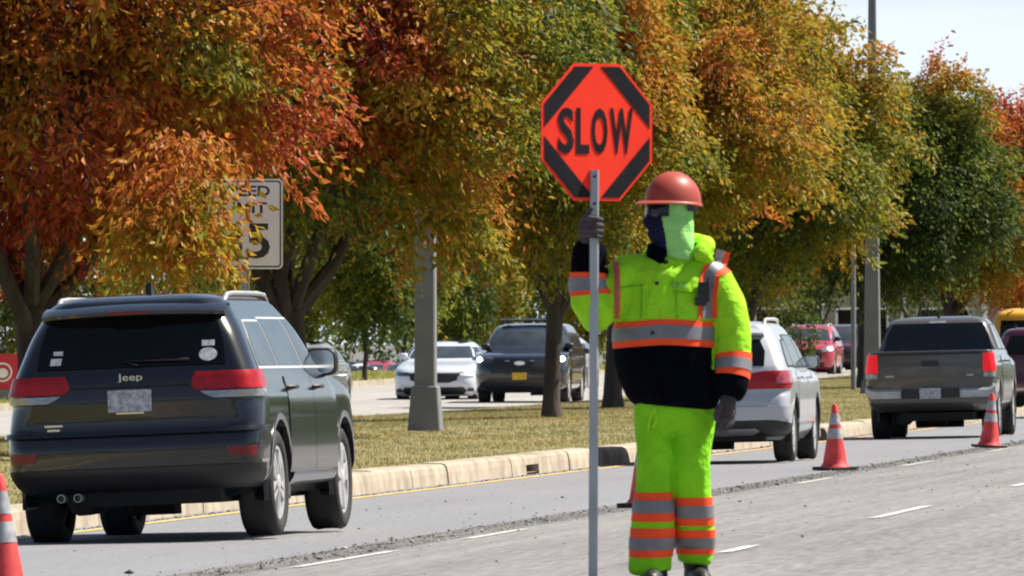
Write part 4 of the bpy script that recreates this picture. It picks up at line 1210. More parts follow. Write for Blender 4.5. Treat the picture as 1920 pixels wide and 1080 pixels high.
# parked cars in the lot
def parked(label, paint, xy, head, z):
    rows = sedan_rows(4.6, 1.8, 1.44)
    r, L = make_car(label, "car", "parked_car", rows, paint, xy, head, z=z, axles=(-1.36, 1.36), rad=.32, tw=.21, track=1.54, roll=0, trim=None, group="cars parked beyond the far lanes")
    side_glass(r, L, [[(1.07, -1.3, -.45), (1.30, -.86, -.45)], [(1.07, -.38, .82), (1.30, -.36, .32)]], M['glass_grey'])
    doors(r, L, paint, M['chrome'], (-1.1, -.3, .95), .35, .95, .85)
    patch(L, 'end', [(1.08, -.62, .62), (1.30, -.5, .5)], "rear_window", M['glass_grey'], r, off=.01)
    patch(L, 'end', [(1.08, -.62, .62), (1.30, -.5, .5)], "windscreen", M['glass_grey'], r, end='f', off=.01)
    for sd in (-1, 1):
        patch(L, 'end', [(.72, sd * .45, sd * .95), (.86, sd * .45, sd * .97)], "tail_light", M['tail'], r, off=.012, n=8)
        patch(L, 'end', [(.64, sd * .5, sd * .95), (.72, sd * .5, sd * .97)], "headlight", M['clear'], r, end='f', off=.012, n=8)
    return r
parked("dark blue parked car behind the thin young tree trunk", P_blue, (-5.5, 402), R(62), -.72)
parked("black parked car just left of the white sedan", P_black, (-3.6, 412), R(215), -.66)
parked("red parked car showing only its corner between two dark parked cars", P_red, (-5.2, 424), R(200), -.72)
# ------------------------------------------------------------------ street furniture, buildings, cones
M['cone'] = mat("cone_orange", (.66, .05, .05), .55, var=.22, vscale=9)
M['cone_band'] = mat("cone_reflective_band", (.34, .34, .36), .55, .15, var=.35, vscale=12)
M['cone_base'] = mat("cone_rubber_base", (.02, .018, .02), .7, var=.25, vscale=12)
def make_cone():
    r = thing("traffic_cone", "", "traffic cone", group="orange traffic cones along the lane joint")
    R0, R1 = .132, .026
    rad = lambda f: R0 + (R1 - R0) * f
    Hc = .70
    b = MB()
    o_ = [(.0, .045)]
    MB().prism([(-.19, -.15), (-.15, -.19), (.15, -.19), (.19, -.15), (.19, .15), (.15, .19), (-.15, .19), (-.19, .15)], .0, .035, 'Z').obj("base", M['cone_base'], r)
    prof = [(rad(0) + .022, .0352), (rad(0) + .012, .055)] + [(rad(f), .06 + (Hc - .06) * f) for f in np.linspace(.02, .97, 10)] + [(R1 * .8, Hc - .004), (.004, Hc)]
    MB().lathe(prof, 28).obj("cone_body", M['cone'], r, smooth=40)
    for f0, f1 in ((.43, .60), (.665, .85)):
        fs = np.linspace(f0, f1, 4)
        MB().lathe([(rad(f) + .0025, .06 + (Hc - .06) * f) for f in fs], 28, cap=False).obj("reflective_band", M['cone_band'], r, smooth=40)
    return r
cone0 = make_cone()
def copy_tree(o, parent=None):
    c = o.copy(); COL.objects.link(c); c.parent = parent
    for ch in list(o.children): copy_tree(ch, c)
    return c
CONES = [(-2.665, 58.6, .3, "traffic cone cut off at the left edge below the black SUV", 1.0),
         (1.11, 93.5, 1.1, "traffic cone mostly hidden behind the flagger's trouser leg", 1.0),
         (3.49, 121.0, .6, "traffic cone standing alone between silver crossover and pickup truck", 1.02),
         (6.22, 146.0, 1.9, "traffic cone in front of the grey pickup's right rear corner", 1.02)]
for i, (x, y, a, lab, s) in enumerate(CONES):
    c = cone0 if i == 0 else copy_tree(cone0)
    c.location = (x, y, gxy(x, y) + .004); c.rotation_euler = (R(1.5) * (i - 1), -R(1.5), a); c.scale = (s, s, s); c["label"] = lab

# speed limit sign
def speed_sign():
    x, y = -2.705, 113.6
    g = gxy(x, y)
    r = thing("speed_limit_sign", "white speed limit sign half covered by leaves above the black SUV", "road sign", (x, y, g))
    zc = 2.62 - g + .02
    w, h = .762, .914
    def rr(w, h, c, n=5):
        P = []
        for cx, cz, a0 in ((w / 2 - c, h / 2 - c, 0), (-w / 2 + c, h / 2 - c, 90), (-w / 2 + c, -h / 2 + c, 180), (w / 2 - c, -h / 2 + c, 270)):
            for k in range(n):
                a = R(a0 + 90 * k / (n - 1)); P.append((cx + c * math.cos(a), cz + zc + c * math.sin(a)))
        return P
    MB().prism(rr(w, h, .05), -.002, .002).obj("panel", M['sign_white'], r)
    o1, o2 = rr(w - .036, h - .036, .036), rr(w - .064, h - .064, .026)
    n = len(o1)
    MB().add([(a, -.0045, b) for a, b in o1] + [(a, -.0045, b) for a, b in o2], [(i, (i + 1) % n, (i + 1) % n + n, i + n) for i in range(n)]).obj("border", M['sign_black'], r)
    for txt, wd, hh, dz in (("SPEED", .50, .11, .335), ("LIMIT", .44, .11, .165), ("35", .50, .36, -.17)):
        t = text_mb(txt, wd, hh, .0045, .025)
        t.v = [(a, b, c + zc + dz) for a, b, c in t.v]
        t.obj("lettering", M['sign_black'], r)
    b = MB()
    prof = [(-.045, -.02), (-.03, -.02), (-.02, .02), (.02, .02), (.03, -.02), (.045, -.02), (.045, -.016), (.033, -.016), (.023, .024), (-.023, .024), (-.033, -.016), (-.045, -.016)]
    b.prism([(p[0], p[1] + .03) for p in prof], -.3, zc + h / 2 - .02, 'Z')
    b.obj("post", M['steel'], r)
    for dz in (-.4, .4):
        MB().lathe([(.012, -.008), (.012, 0)], 8, c=(0, 0, zc + dz), axis='Y').obj("bolt", M['steel'], r)
M['sign_white'] = mat("sign_white", (.78, .75, .74), .5, var=.04, vscale=3)
M['sign_black'] = mat("sign_black", (.02, .02, .022), .5, var=.15, vscale=6)
speed_sign()

# concrete light poles
def light_pole(label, x, y, w0, w1, H, base_w, base_w2, base_h):
    g = gxy(x, y)
    r = thing("light_pole", label, "light pole", (x, y, g), (0, 0, -AL), group="concrete light poles")
    def oct_(w, c): 
        h = w / 2; return [(-h, -h + c), (-h + c, -h), (h - c, -h), (h, -h + c), (h, h - c), (h - c, h), (-h + c, h), (-h, h - c)]
    b = MB(); b.rings([[(p[0], p[1], z) for p in oct_(w, c)] for w, c, z in ((base_w, .02, -.15), (base_w, .02, .02), (base_w2, .02, base_h - .02), (base_w2 - .03, .02, base_h))])
    b.obj("base", M['pole_concrete'], r)
    b = MB(); b.rings([[(p[0], p[1], z) for p in oct_(w0 + (w1 - w0) * (z / H), .018)] for z in np.linspace(base_h + .003, H, 8)])
    b.obj("pole", M['pole_concrete'], r)
    b = MB(); b.box((0, .5, H - .05), (.08, 1.0, .08)); b.obj("arm", M['steel'], r)
    b = MB(); b.box((0, 1.15, H - .04), (.3, .6, .12), taper=.8); b.obj("lamp_head", M['steel'], r)
light_pole("concrete light pole on a tapered base in front of the white sedan", -1.15, 149.2, .285, .20, 9.5, .44, .355, .60)
light_pole("tall concrete light pole rising into the sky left of the pickup truck", 7.72, 240, .36, .115, 10.4, .5, .42, .3)
# thin post beside the trunk
def thin_post():
    x, y = 7.62, 250
    r = thing("grey_post", "thin grey post close beside the green tree's trunk", "post", (x, y, gxy(x, y)))
    MB().tube([(0, 0, -.1), (0, 0, 3.5)], [.06, .05], 8).obj("post", M['pole_concrete'], r, smooth=50)
    MB().lathe([(.07, 3.5), (.06, 3.54), (.01, 3.56)], 8).obj("cap", M['steel'], r)
thin_post()

# red monument sign at the left edge
def red_sign():
    x, y = -10.55, 232
    M['sign_red'] = mat("red_sign_face", (.52, .012, .03), .45, var=.06, vscale=3)
    r = thing("red_sign", "square red sign with a pale round emblem at the left edge", "sign", (x, y, gxy(x, y)), (0, 0, R(2)))
    MB().box((0, .06, .13), (.86, .3, .26)).obj("base", M['pole_concrete'], r)
    MB().box((0, 0, .63), (.80, .14, .74)).obj("panel", M['sign_red'], r)
    b = MB()
    for r0, r1 in ((.20, .165),):
        o = [[(rr * math.cos(2 * math.pi * k / 28), -.075, .62 + rr * math.sin(2 * math.pi * k / 28)) for k in range(28)] for rr in (r0, r1)]
        b.rings(o, cap=False)
    b.add([(.115 * math.cos(2 * math.pi * k / 20), -.075, .60 + .10 * math.sin(2 * math.pi * k / 20)) for k in range(20)], [tuple(range(20))])
    b.obj("emblem", M['white'], r)
red_sign()

# buildings far behind
M['wall_beige'] = mat("beige_wall", (.34, .31, .27), .9, var=.1, vscale=.6)
M['wall_brown'] = mat("brown_brick_wall", (.13, .10, .085), .9, var=.2, vscale=1.5)
M['roof_dark'] = mat("dark_roof", (.06, .06, .065), .8, var=.2, vscale=2)
def building(name, label, x0, x1, y, dp, H, m, bays, col):
    g = gxy((x0 + x1) / 2, y) - .6
    r = thing(name, label, "building", ((x0 + x1) / 2, y, g))
    w = x1 - x0
    MB().box((0, dp / 2, H / 2), (w, dp, H)).obj("wall", m, r)
    MB().prism([(-w / 2 - .6, H + .003), (w / 2 + .6, H + .003), (w / 2 - 1.0, H + 1.6), (-w / 2 + 1.0, H + 1.6)], -1.0, dp + .6).obj("roof", M['roof_dark'], r)
    for k in range(bays):
        xc = -w / 2 + w * (k + .5) / bays
        ww = w / bays * .6
        f = MB()
        for a, b_, c, d in ((-ww / 2 - .06, 0, .12, 1.9), (ww / 2 + .06, 0, .12, 1.9)):
            f.box((xc + a, -.03, 1.9), (.12, .10, 1.9))
        f.box((xc, -.03, 2.9), (ww + .24, .10, .12)); f.box((xc, -.03, .9), (ww + .24, .12, .12))
        fo = f.obj("window", M['white'], r)
        MB().box((xc, -.012, 1.9), (ww, .03, 1.9)).obj("pane", M['glass'], fo)
        if col:
            MB().lathe([(.20, 0), (.20, .2), (.15, .25), (.14, H - .2), (.19, H - .1), (.19, H)], 12, c=(xc + w / bays * .5, -.8, 0)).obj("column", M['white'], r, smooth=40)
building("store_building", "long beige building with white columns behind the right-hand traffic", 11, 62, 540, 14, 4.3, M['wall_beige'], 13, True)
building("brick_building", "low dark brown building behind the red sign at the left edge", -40, -15.9, 330, 10, 2.4, M['wall_brown'], 6, False)
# ------------------------------------------------------------------ the flagger
def remesh(mb, vox, smooth=2, name="shape"):
    o = mb.obj(name, M['black'])
    m = o.modifiers.new("r", 'REMESH'); m.mode = 'VOXEL'; m.voxel_size = vox
    if smooth:
        s_ = o.modifiers.new("s", 'SMOOTH'); s_.factor = .5; s_.iterations = smooth
    me = evaluated(o); old = o.data
    bpy.data.objects.remove(o); bpy.data.meshes.remove(old)
    return me

def ell(z, cx, cy, rx, ry, n=28, p=2.3, rot=0.0):
    R_ = []
    for k in range(n):
        a = 2 * math.pi * k / n
        c, s_ = math.cos(a), math.sin(a)
        x = rx * math.copysign(abs(c) ** (2 / p), c); y = ry * math.copysign(abs(s_) ** (2 / p), s_)
        R_.append((cx + x * math.cos(rot) - y * math.sin(rot), cy + x * math.sin(rot) + y * math.cos(rot), z))
    return R_

def wrinkle(me, amp, f1, fz, seed, zfun=None):
    rg = np.random.default_rng(seed)
    n = len(me.vertices); V = np.zeros(n * 3); me.vertices.foreach_get("co", V); V = V.reshape(-1, 3)
    N = np.zeros(n * 3); me.vertices.foreach_get("normal", N); N = N.reshape(-1, 3)
    Q = V * np.array([f1, f1, fz])
    s_ = noise3(Q, 1.0, rg); t_ = noise3(Q * 2.1 + s_[:, None] * .6, 1.0, rg)
    d = amp * (-np.abs(s_) * 1.2 + .5 + .45 * t_)
    if zfun is not None: d = d * zfun(V)
    V = V + N * d[:, None]
    me.vertices.foreach_set("co", V.ravel()); me.update()

PX, PY = .69, 50.0
PG = .352
M['lime'] = mat("lime_cloth", (.34, .74, .02), .8, spec=.2, var=.12, vscale=7, bump=.9, bscale=11, bdist=.035)
M['lime_trouser'] = mat("lime_trouser_cloth", (.23, .64, .015), .85, spec=.2, var=.14, vscale=6, bump=.9, bscale=10, bdist=.04)
M['mint'] = mat("pale_lime_hood_cloth", (.29, .64, .19), .9, spec=.2, var=.08, vscale=8, bump=.8, bscale=14, bdist=.03)
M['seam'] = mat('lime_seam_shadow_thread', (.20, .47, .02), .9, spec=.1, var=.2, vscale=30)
M['navy'] = mat("navy_cloth", (.0025, .003, .006), .95, spec=.04, var=.3, vscale=6, bump=.2, bscale=200, bdist=.002)
M['blue_cloth'] = mat("dark_blue_mask", (.008, .010, .045), .8, spec=.2, var=.3, vscale=9)
M['tape_orange'] = mat("orange_tape", (1.0, .085, .02), .7, spec=.3, var=.08, vscale=12)
M['tape_silver'] = mat("silver_tape", (.19, .19, .21), .55, .2, var=.12, vscale=16)
M['skin'] = mat("brown_skin", (.07, .04, .028), .6, var=.15, vscale=12)
M['glove'] = mat("grey_glove", (.055, .045, .05), .9, var=.4, vscale=30, bump=.5, bscale=120, bdist=.003)
M['hat'] = mat("orange_hard_hat", (.34, .06, .042), .45, spec=.3, coat=.05, var=.06, vscale=5)
M['boot'] = mat("black_boot_leather", (.01, .01, .012), .5, var=.3, vscale=14, bump=.3, bscale=60)
M['goggle'] = mat("dark_glasses", (.004, .004, .006), .08, 0, .5, var=.2, vscale=9)

person = thing("person", "flagger in lime high-visibility jacket and trousers and orange hard hat holding the staff", "person", (PX, PY, PG))

HAND = Vector((-.326, -.225, 1.602))
# arms: (point, sleeve radius)
ARM_R = [((-.150, .015, 1.425), .085), ((-.215, -.03, 1.345), .090), ((-.275, -.085, 1.265), .090), ((-.318, -.135, 1.225), .084), ((-.345, -.150, 1.28), .083), ((-.352, -.150, 1.35), .080), ((-.350, -.145, 1.43), .078), ((-.345, -.145, 1.50), .070), ((-.338, -.148, 1.535), .052)]
ARM_L = [((.160, .01, 1.430), .085), ((.225, .01, 1.375), .094), ((.262, .005, 1.27), .096), ((.285, -.005, 1.14), .090), ((.292, -.03, 1.03), .084), ((.292, -.055, .95), .083), ((.285, -.07, .89), .076), ((.276, -.08, .855), .058)]
TORSO = [(.795, .036, .0, .172, .125), (.81, .034, .0, .185, .142), (.85, .020, .0, .206, .158), (.92, .004, .0, .220, .162), (1.0, -.010, .0, .222, .162), (1.10, -.014, .005, .220, .160), (1.22, -.008, .01, .220, .158),
         (1.33, .002, .012, .218, .150), (1.41, .012, .016, .196, .132), (1.455, .024, .02, .155, .112), (1.485, .034, .018, .118, .098), (1.52, .038, .012, .094, .088), (1.545, .04, .01, .082, .08)]
LEG_R = [((-.035, .01, .86), .115), ((-.052, .01, .76), .102), ((-.056, .005, .66), .090), ((-.057, -.005, .55), .083), ((-.057, -.005, .45), .080), ((-.059, .0, .34), .082), ((-.062, .012, .22), .088), ((-.066, .02, .13), .094), ((-.067, .02, .068), .098)]
LEG_L = [((.105, .015, .86), .112), ((.115, .015, .76), .100), ((.115, .015, .66), .092), ((.107, .015, .55), .085), ((.108, .03, .45), .082), ((.117, .06, .34), .087), ((.127, .10, .24), .088), ((.126, .13, .17), .078), ((.124, .14, .112), .072)]

# ---- the continuous body underneath: head with face, neck, trunk, arms with hands, legs
def build_body():
    b = MB()
    b.rings([ell(z, cx, cy, rx * .74, ry * .74) for z, cx, cy, rx, ry in TORSO[1:-1]])
    for A in (ARM_R, ARM_L):
        b.tube([p for p, r in A], [r * .58 for p, r in A], 12, round_ends=True)
    for A in (LEG_R, LEG_L):
        b.tube([p for p, r in A] + [tuple(Vector(A[-1][0]) + Vector((0, 0, -.02)))], [r * .7 for p, r in A] + [.05], 12, round_ends=True)
    b.tube([(.035, .01, 1.46), (.025, .0, 1.56), (.015, -.005, 1.62)], [.06, .055, .06], 12, round_ends=True)
    b.ball((.012, -.005, 1.665), (.092, .080, .118), 18, 14)
    f = FD
    c = Vector((.012, -.005, 1.665))
    b.tube([c + f * .07 + Vector((0, 0, .02)), c + f * .108 + Vector((0, 0, -.025)), c + f * .085 + Vector((0, 0, -.04))], [.012, .016, .012], 8, round_ends=True)   # nose
    b.tube([c + f * .06 + Vector((0, 0, -.10)), c + f * .085 + Vector((0, 0, -.09))], [.03, .026], 8, round_ends=True)                                              # chin
    b.tube([c + f * .092 + FS * -.025 + Vector((0, 0, -.065)), c + f * .092 + FS * .025 + Vector((0, 0, -.065))], .009, 8, round_ends=True)                        # mouth
    for sd in (-1, 1):
        b.ball(c + FS * (.082 * sd) + Vector((0, 0, -.01)), (.012, .022, .032), 8, 6)                                                                              # ears
        b.ball(c + f * .082 + FS * (.032 * sd) + Vector((0, 0, .018)), .014, 8, 6)                                                                                  # eyes
    b.tube([ARM_R[-1][0], HAND + Vector((-.02, .045, -.02))], [.035, .04], 10, round_ends=True)
    b.tube([ARM_L[-1][0], (.268, -.085, .80)], [.034, .036], 10, round_ends=True)
    me = remesh(b, .012, 2); me.name = "body"
    me.materials.clear(); me.materials.append(M['skin']); me.shade_smooth()
    link(bpy.data.objects.new("body", me), person)
FD = Vector((-.84, -.54, -.04)).normalized()          # where the face looks
FS = FD.cross(Vector((0, 0, 1))).normalized()
build_body()

# ---- gloves: palm, four fingers, thumb
def glove(chains, name):
    b = MB()
    for pts, rad in chains:
        b.tube(pts, rad, 10, round_ends=True)
    me = remesh(b, .0042, 2); me.name = name
    me.materials.clear(); me.materials.append(M['glove']); me.shade_smooth()
    return link(bpy.data.objects.new(name, me), person)
H0 = HAND
ch = [([H0 + Vector((-.012, .075, -.095)), H0 + Vector((-.030, .050, -.045)), H0 + Vector((-.038, .022, .0)), H0 + Vector((-.036, .012, .035))], [.034, .036, .033, .024]),
      ([H0 + Vector((-.005, .06, -.04)), H0 + Vector((-.012, .042, .015))], [.03, .026])]
for k, (dz, ln) in enumerate(((.040, 1.0), (.014, 1.06), (-.012, 1.0), (-.036, .86))):
    ch.append(([H0 + Vector((-.040, .020, dz)), H0 + Vector((-.044, -.014, dz + .006)), H0 + Vector((-.022, -.034, dz + .004)), H0 + Vector((.012 * ln, -.036, dz)), H0 + Vector((.034 * ln, -.018, dz - .004)), H0 + Vector((.034 * ln, .004, dz - .004))],
               [.0125, .0128, .0122, .0118, .011, .0098]))
ch.append(([H0 + Vector((-.030, .030, .0)), H0 + Vector((-.034, .010, .045)), H0 + Vector((-.024, -.012, .074)), H0 + Vector((-.012, -.026, .086))], [.017, .0145, .0128, .011]))
glove(ch, "glove")
L0 = Vector((.268, -.086, .80))
ch = [([Vector(ARM_L[-1][0]) + Vector((0, 0, .01)), L0 + Vector((.004, 0, .02)), L0 + Vector((.0, -.002, -.018))], [.036, .037, .036]), ([L0 + Vector((-.022, -.012, -.01)), L0 + Vector((.022, .012, -.012))], [.022, .022])]
for k, (q, ln) in enumerate(((-.030, .92), (-.010, 1.0), (.011, .95), (.030, .78))):
    base = L0 + Vector((q * .9, q * .45, -.032))
    ch.append(([base + Vector((0, 0, .01)), base + Vector((-.002, -.004, -.026 * ln)), base + Vector((-.008, -.012, -.050 * ln)), base + Vector((-.018, -.018, -.068 * ln))], [.0125, .0122, .0115, .0102]))
ch.append(([L0 + Vector((-.022, -.012, .012)), L0 + Vector((-.044, -.026, -.008)), L0 + Vector((-.050, -.034, -.034)), L0 + Vector((-.046, -.040, -.054))], [.017, .0145, .0128, .011]))
glove(ch, "glove")

# ---- trousers
def tube_rings(A, n=20):
    b = MB(); b.tube([p for p, r in A], [r for p, r in A], n, round_ends=False); return b
def build_trousers():
    b = MB()
    b.rings([ell(z, cx, .01, rx, ry) for z, cx, rx, ry in ((.70, .028, .14, .10), (.76, .030, .168, .122), (.84, .032, .168, .128), (.93, .03, .15, .12))])
    for A in (LEG_R, LEG_L):
        b.tube([p for p, r in A], [r for p, r in A], 20)
    me = remesh(b, .011, 2); me.name = "trousers"
    wrinkle(me, .026, 10, 7, 5, lambda V: np.clip(1.25 - V[:, 2], .35, 1.1))
    me.materials.clear(); me.materials.append(M['lime_trouser']); me.shade_smooth()
    return link(bpy.data.objects.new("trousers", me), person)
trousers = build_trousers()

# ---- jacket
def build_jacket():
    b = MB()
    b.rings([ell(*r) for r in TORSO])
    for A in (ARM_R, ARM_L):
        b.tube([p for p, r in A], [r for p, r in A], 20, round_ends=False)
    b.ball((-.13, .015, 1.425), (.10, .09, .075), 14, 10); b.ball((.17, .015, 1.43), (.10, .09, .075), 14, 10)
    me = remesh(b, .0105, 3); me.name = "jacket"
    wrinkle(me, .026, 7.5, 7.0, 9)
    me.materials.clear(); me.materials.append(M['lime']); me.materials.append(M['navy'])
    mi = np.zeros(len(me.polygons), dtype=np.int32)
    for i, p in enumerate(me.polygons):
        x, y, z = p.center
        if x < -.262 and y < -.02: navy = z > 1.385
        elif x > .202: navy = z < .975
        else: navy = z < 1.085
        mi[i] = 1 if navy else 0
    me.polygons.foreach_set("material_index", mi)
    me.shade_smooth()
    return link(bpy.data.objects.new("jacket", me), person)
jacket = build_jacket()

def tree_of(o):
    me = o.data
    return BVHTree.FromPolygons([v.co[:] for v in me.vertices], [tuple(p.vertices) for p in me.polygons])
TJ, TT = tree_of(jacket), tree_of(trousers)

def ring_tape(tree, A, t0, t1, name, m, parent, off, n=40, rows=4, reach=.16, axis=None, sag=0.0):
    """band round a limb: A polyline with radii, t in segment units"""
    P = [Vector(p) for p, r in A]
    G = []
    for t in np.linspace(t0, t1, rows):
        i = min(int(t), len(P) - 2); f = t - i
        c = P[i].lerp(P[i + 1], f); d = (P[i + 1] - P[i]).normalized() if axis is None else Vector(axis)
        u = Vector((1, 0, 0)); u = (u - d * u.dot(d)).normalized(); w = d.cross(u)
        row = []
        for k in range(n + 1):
            a = 2 * math.pi * k / n
            q = u * math.cos(a) + w * math.sin(a)
            cc = c + Vector((0, 0, sag * math.sin(a * 2 + t)))
            h = tree.ray_cast(cc, q, reach)
            hit = h[0] if h[0] is not None else cc + q * reach * .55
            row.append(hit + q * off)
        G.append(row)
    G = np.array([[tuple(p) for p in r] for r in G])
    for _ in range(2):
        G[:, 1:-1] = .25 * G[:, :-2] + .5 * G[:, 1:-1] + .25 * G[:, 2:]
    lo, hi = G[:1].copy(), G[-1:].copy()
    cen = G.mean(axis=1, keepdims=True)
    lo = lo + (cen[:1] - lo) * .12; hi = hi + (cen[-1:] - hi) * .12
    return MB().grid(np.concatenate([lo, G, hi])).obj(name, m, parent, smooth=60)

def hi_vis(tree, A, t0, t1, parent, edge=.26, **kw):
    ring_tape(tree, A, t0, t1, "orange_tape", M['tape_orange'], parent, .005, **kw)
    d = t1 - t0
    ring_tape(tree, A, t0 + d * edge, t1 - d * edge, "silver_tape", M['tape_silver'], parent, .008, **kw)

def param(A, z, up=None, lo=0, hi=None):
    """t at which the polyline passes height z"""
    P = [p for p, r in A]
    for i in range(lo, (hi or len(P)) - 1):
        z0, z1 = P[i][2], P[i + 1][2]
        if (z0 - z) * (z1 - z) <= 0 and z0 != z1:
            return i + (z - z0) / (z1 - z0)
    return 0
# legs
for A, zs in ((LEG_R, ((.428, .297), (.268, .138))), (LEG_L, ((.404, .278), (.258, .148)))):
    for za, zb in zs:
        hi_vis(TT, A, param(A, za), param(A, zb), trousers, edge=.28, reach=.14, axis=(0, .05, -1), n=36)
# forearms
hi_vis(TJ, ARM_R, param(ARM_R, 1.305, lo=3), param(ARM_R, 1.40, lo=3), jacket, edge=.24, reach=.13)
hi_vis(TJ, ARM_L, param(ARM_L, 1.035), param(ARM_L, .935), jacket, edge=.27, reach=.13)
# waist band
TA = [((cx, cy, z), rx) for z, cx, cy, rx, ry in TORSO]
def waist(z0, z1, name, m, off):
    G = []
    for z in np.linspace(z0, z1, 4):
        row = []
        for k in range(57):
            a = 2 * math.pi * k / 56
            q = Vector((math.cos(a), math.sin(a), 0))
            cx = float(np.interp(z, [t[0] for t in TORSO], [t[1] for t in TORSO]))
            rx = float(np.interp(z, [t[0] for t in TORSO], [t[3] for t in TORSO])); ry = float(np.interp(z, [t[0] for t in TORSO], [t[4] for t in TORSO]))
            zz = z + .014 * math.sin(a * 1.0 + 2.2) * (1 if math.sin(a) < 0 else .6) - .012 * max(0, math.cos(a)) * 1.6
            c = Vector((cx, .005, zz))
            h = TJ.ray_cast(c, q, .27)
            lim = 1 / math.sqrt((math.cos(a) / rx) ** 2 + (math.sin(a) / ry) ** 2) + .03
            r_ = (h[0] - c).length if h[0] is not None else lim
            r_ = min(r_, lim)
            row.append(tuple(c + q * (r_ + off)))
        G.append(row)
    G = np.array(G)
    for _ in range(2):
        G[:, 1:-1] = .25 * G[:, :-2] + .5 * G[:, 1:-1] + .25 * G[:, 2:]
    cen = G.mean(axis=1, keepdims=True)
    G = np.concatenate([G[:1] + (cen[:1] - G[:1]) * .06, G, G[-1:] + (cen[-1:] - G[-1:]) * .06])
    return MB().grid(G).obj(name, m, jacket, smooth=60)
waist(1.075, 1.19, "orange_tape", M['tape_orange'], .006)
waist(1.105, 1.165, "silver_tape", M['tape_silver'], .009)

# pieces laid on the front of the jacket: a path in X/Z projected onto the cloth along Y
def on_cloth(path, half, name, m, off, parent=None, k=10, tree=None, dirv=(0, 1, 0), y0=-.6, lim=None):
    tree = tree or TJ; parent = parent or jacket
    P = [Vector((x, 0, z)) for x, z in path]
    D = []
    for i in range(len(P) - 1):
        for f in np.linspace(0, 1, k, endpoint=(i == len(P) - 2)):
            D.append((P[i].lerp(P[i + 1], f)))
    G = []
    for i, p in enumerate(D):
        t = (D[min(i + 1, len(D) - 1)] - D[max(i - 1, 0)]).normalized()
        nx = Vector((t.z, 0, -t.x))
        row = []
        for s_ in np.linspace(-1, 1, 5):
            q = p + nx * half * s_
            h = tree.ray_cast(Vector((q.x, y0, q.z)), Vector(dirv))
            yy = h[0].y if h[0] is not None else (row[-1][1] if row else 0)
            row.append((q.x, yy - off, q.z))
        G.append(row)
    G = np.array(G)
    for _ in range(2):
        G[1:-1, :, 1] = .25 * G[:-2, :, 1] + .5 * G[1:-1, :, 1] + .25 * G[2:, :, 1]
    Pd = np.zeros((G.shape[0] + 2, G.shape[1] + 2, 3)); Pd[1:-1, 1:-1] = G
    B = G.copy(); B[..., 1] += off + .012
    Pd[0, 1:-1], Pd[-1, 1:-1], Pd[1:-1, 0], Pd[1:-1, -1] = B[0], B[-1], B[:, 0], B[:, -1]
    Pd[0, 0], Pd[0, -1], Pd[-1, 0], Pd[-1, -1] = B[0, 0], B[0, -1], B[-1, 0], B[-1, -1]
    return MB().grid(Pd).obj(name, m, parent, smooth=60)
# brace over his left shoulder down to the waist band, and its twin
for path in ([(.245, 1.505), (.232, 1.46), (.195, 1.40), (.180, 1.30), (.182, 1.20)], [(-.228, 1.455), (-.222, 1.40), (-.220, 1.30), (-.222, 1.20)]):
    on_cloth(path, .042 if path[0][0] > 0 else .013, "orange_tape", M['tape_orange'], .007)
    on_cloth(path, .022 if path[0][0] > 0 else .004, "silver_tape", M['tape_silver'], .011)
# shoulder loop on the left arm
hi_vis(TJ, [((.16, .01, 1.46), 0), ((.215, .01, 1.395), 0), ((.25, .01, 1.30), 0)], .55, 1.12, jacket, edge=.28, reach=.15)
# placket, pockets, snaps, chest print
on_cloth([(.020, 1.47), (-.020, 1.40), (-.058, 1.28), (-.066, 1.20)], .026, "placket", M['lime'], .008)
on_cloth([(-.215, 1.335), (-.105, 1.350)], .0035, "pocket_flap", M['seam'], .009)
on_cloth([(-.112, 1.345), (-.118, 1.20)], .003, "pocket_seam", M['seam'], .006)
on_cloth([(.03, 1.322), (.135, 1.312)], .0035, "pocket_flap", M['seam'], .009)
on_cloth([(.04, 1.31), (.045, 1.20)], .003, "pocket_seam", M['seam'], .006)
M['faded_print'] = mat("faded_green_print", (.22, .50, .05), .85, var=.4, vscale=40)
on_cloth([(.022, 1.352), (.09, 1.348)], .014, "chest_print", M['faded_print'], .004)
def snap(x, z):
    h = TJ.ray_cast(Vector((x, -.6, z)), Vector((0, 1, 0)))
    y = h[0].y if h[0] is not None else -.16
    MB().lathe([(.009, -.016), (.009, -.008), (.006, 0)], 10, c=(x, y, z), axis='Y').obj("snap_button", M['black'], jacket)
snap(-.002, 1.452); snap(-.045, 1.357); snap(-.066, 1.135)
on_cloth([(-.03, 1.07), (-.045, .95), (-.03, .80)], .012, "zip_flap", M['navy'], .007)
# radio clip on the brace
h = TJ.ray_cast(Vector((.165, -.6, 1.315)), Vector((0, 1, 0)))
ry = h[0].y if h[0] is not None else -.15
b = MB(); b.box((.163, ry - .028, 1.318), (.054, .036, .088), taper=.9); b.box((.163, ry - .05, 1.335), (.036, .012, .03)); b.box((.150, ry - .03, 1.275), (.052, .03, .036)); b.tube([(.178, ry - .03, 1.355), (.186, ry - .02, 1.38)], .007, 6)
b.obj("radio_microphone", M['black'], person)
# drawstring
for q in ([(-.055, .80), (-.075, .755), (-.085, .70)], [(-.055, .80), (-.045, .75), (-.062, .715)]):
    pts = []
    for x, z in q:
        h = TT.ray_cast(Vector((x, -.6, z)), Vector((0, 1, 0))); pts.append((x, (h[0].y if h[0] is not None else -.12) - .006, z))
    MB().tube(pts, .006, 6).obj("drawstring", M['lime'], trousers)

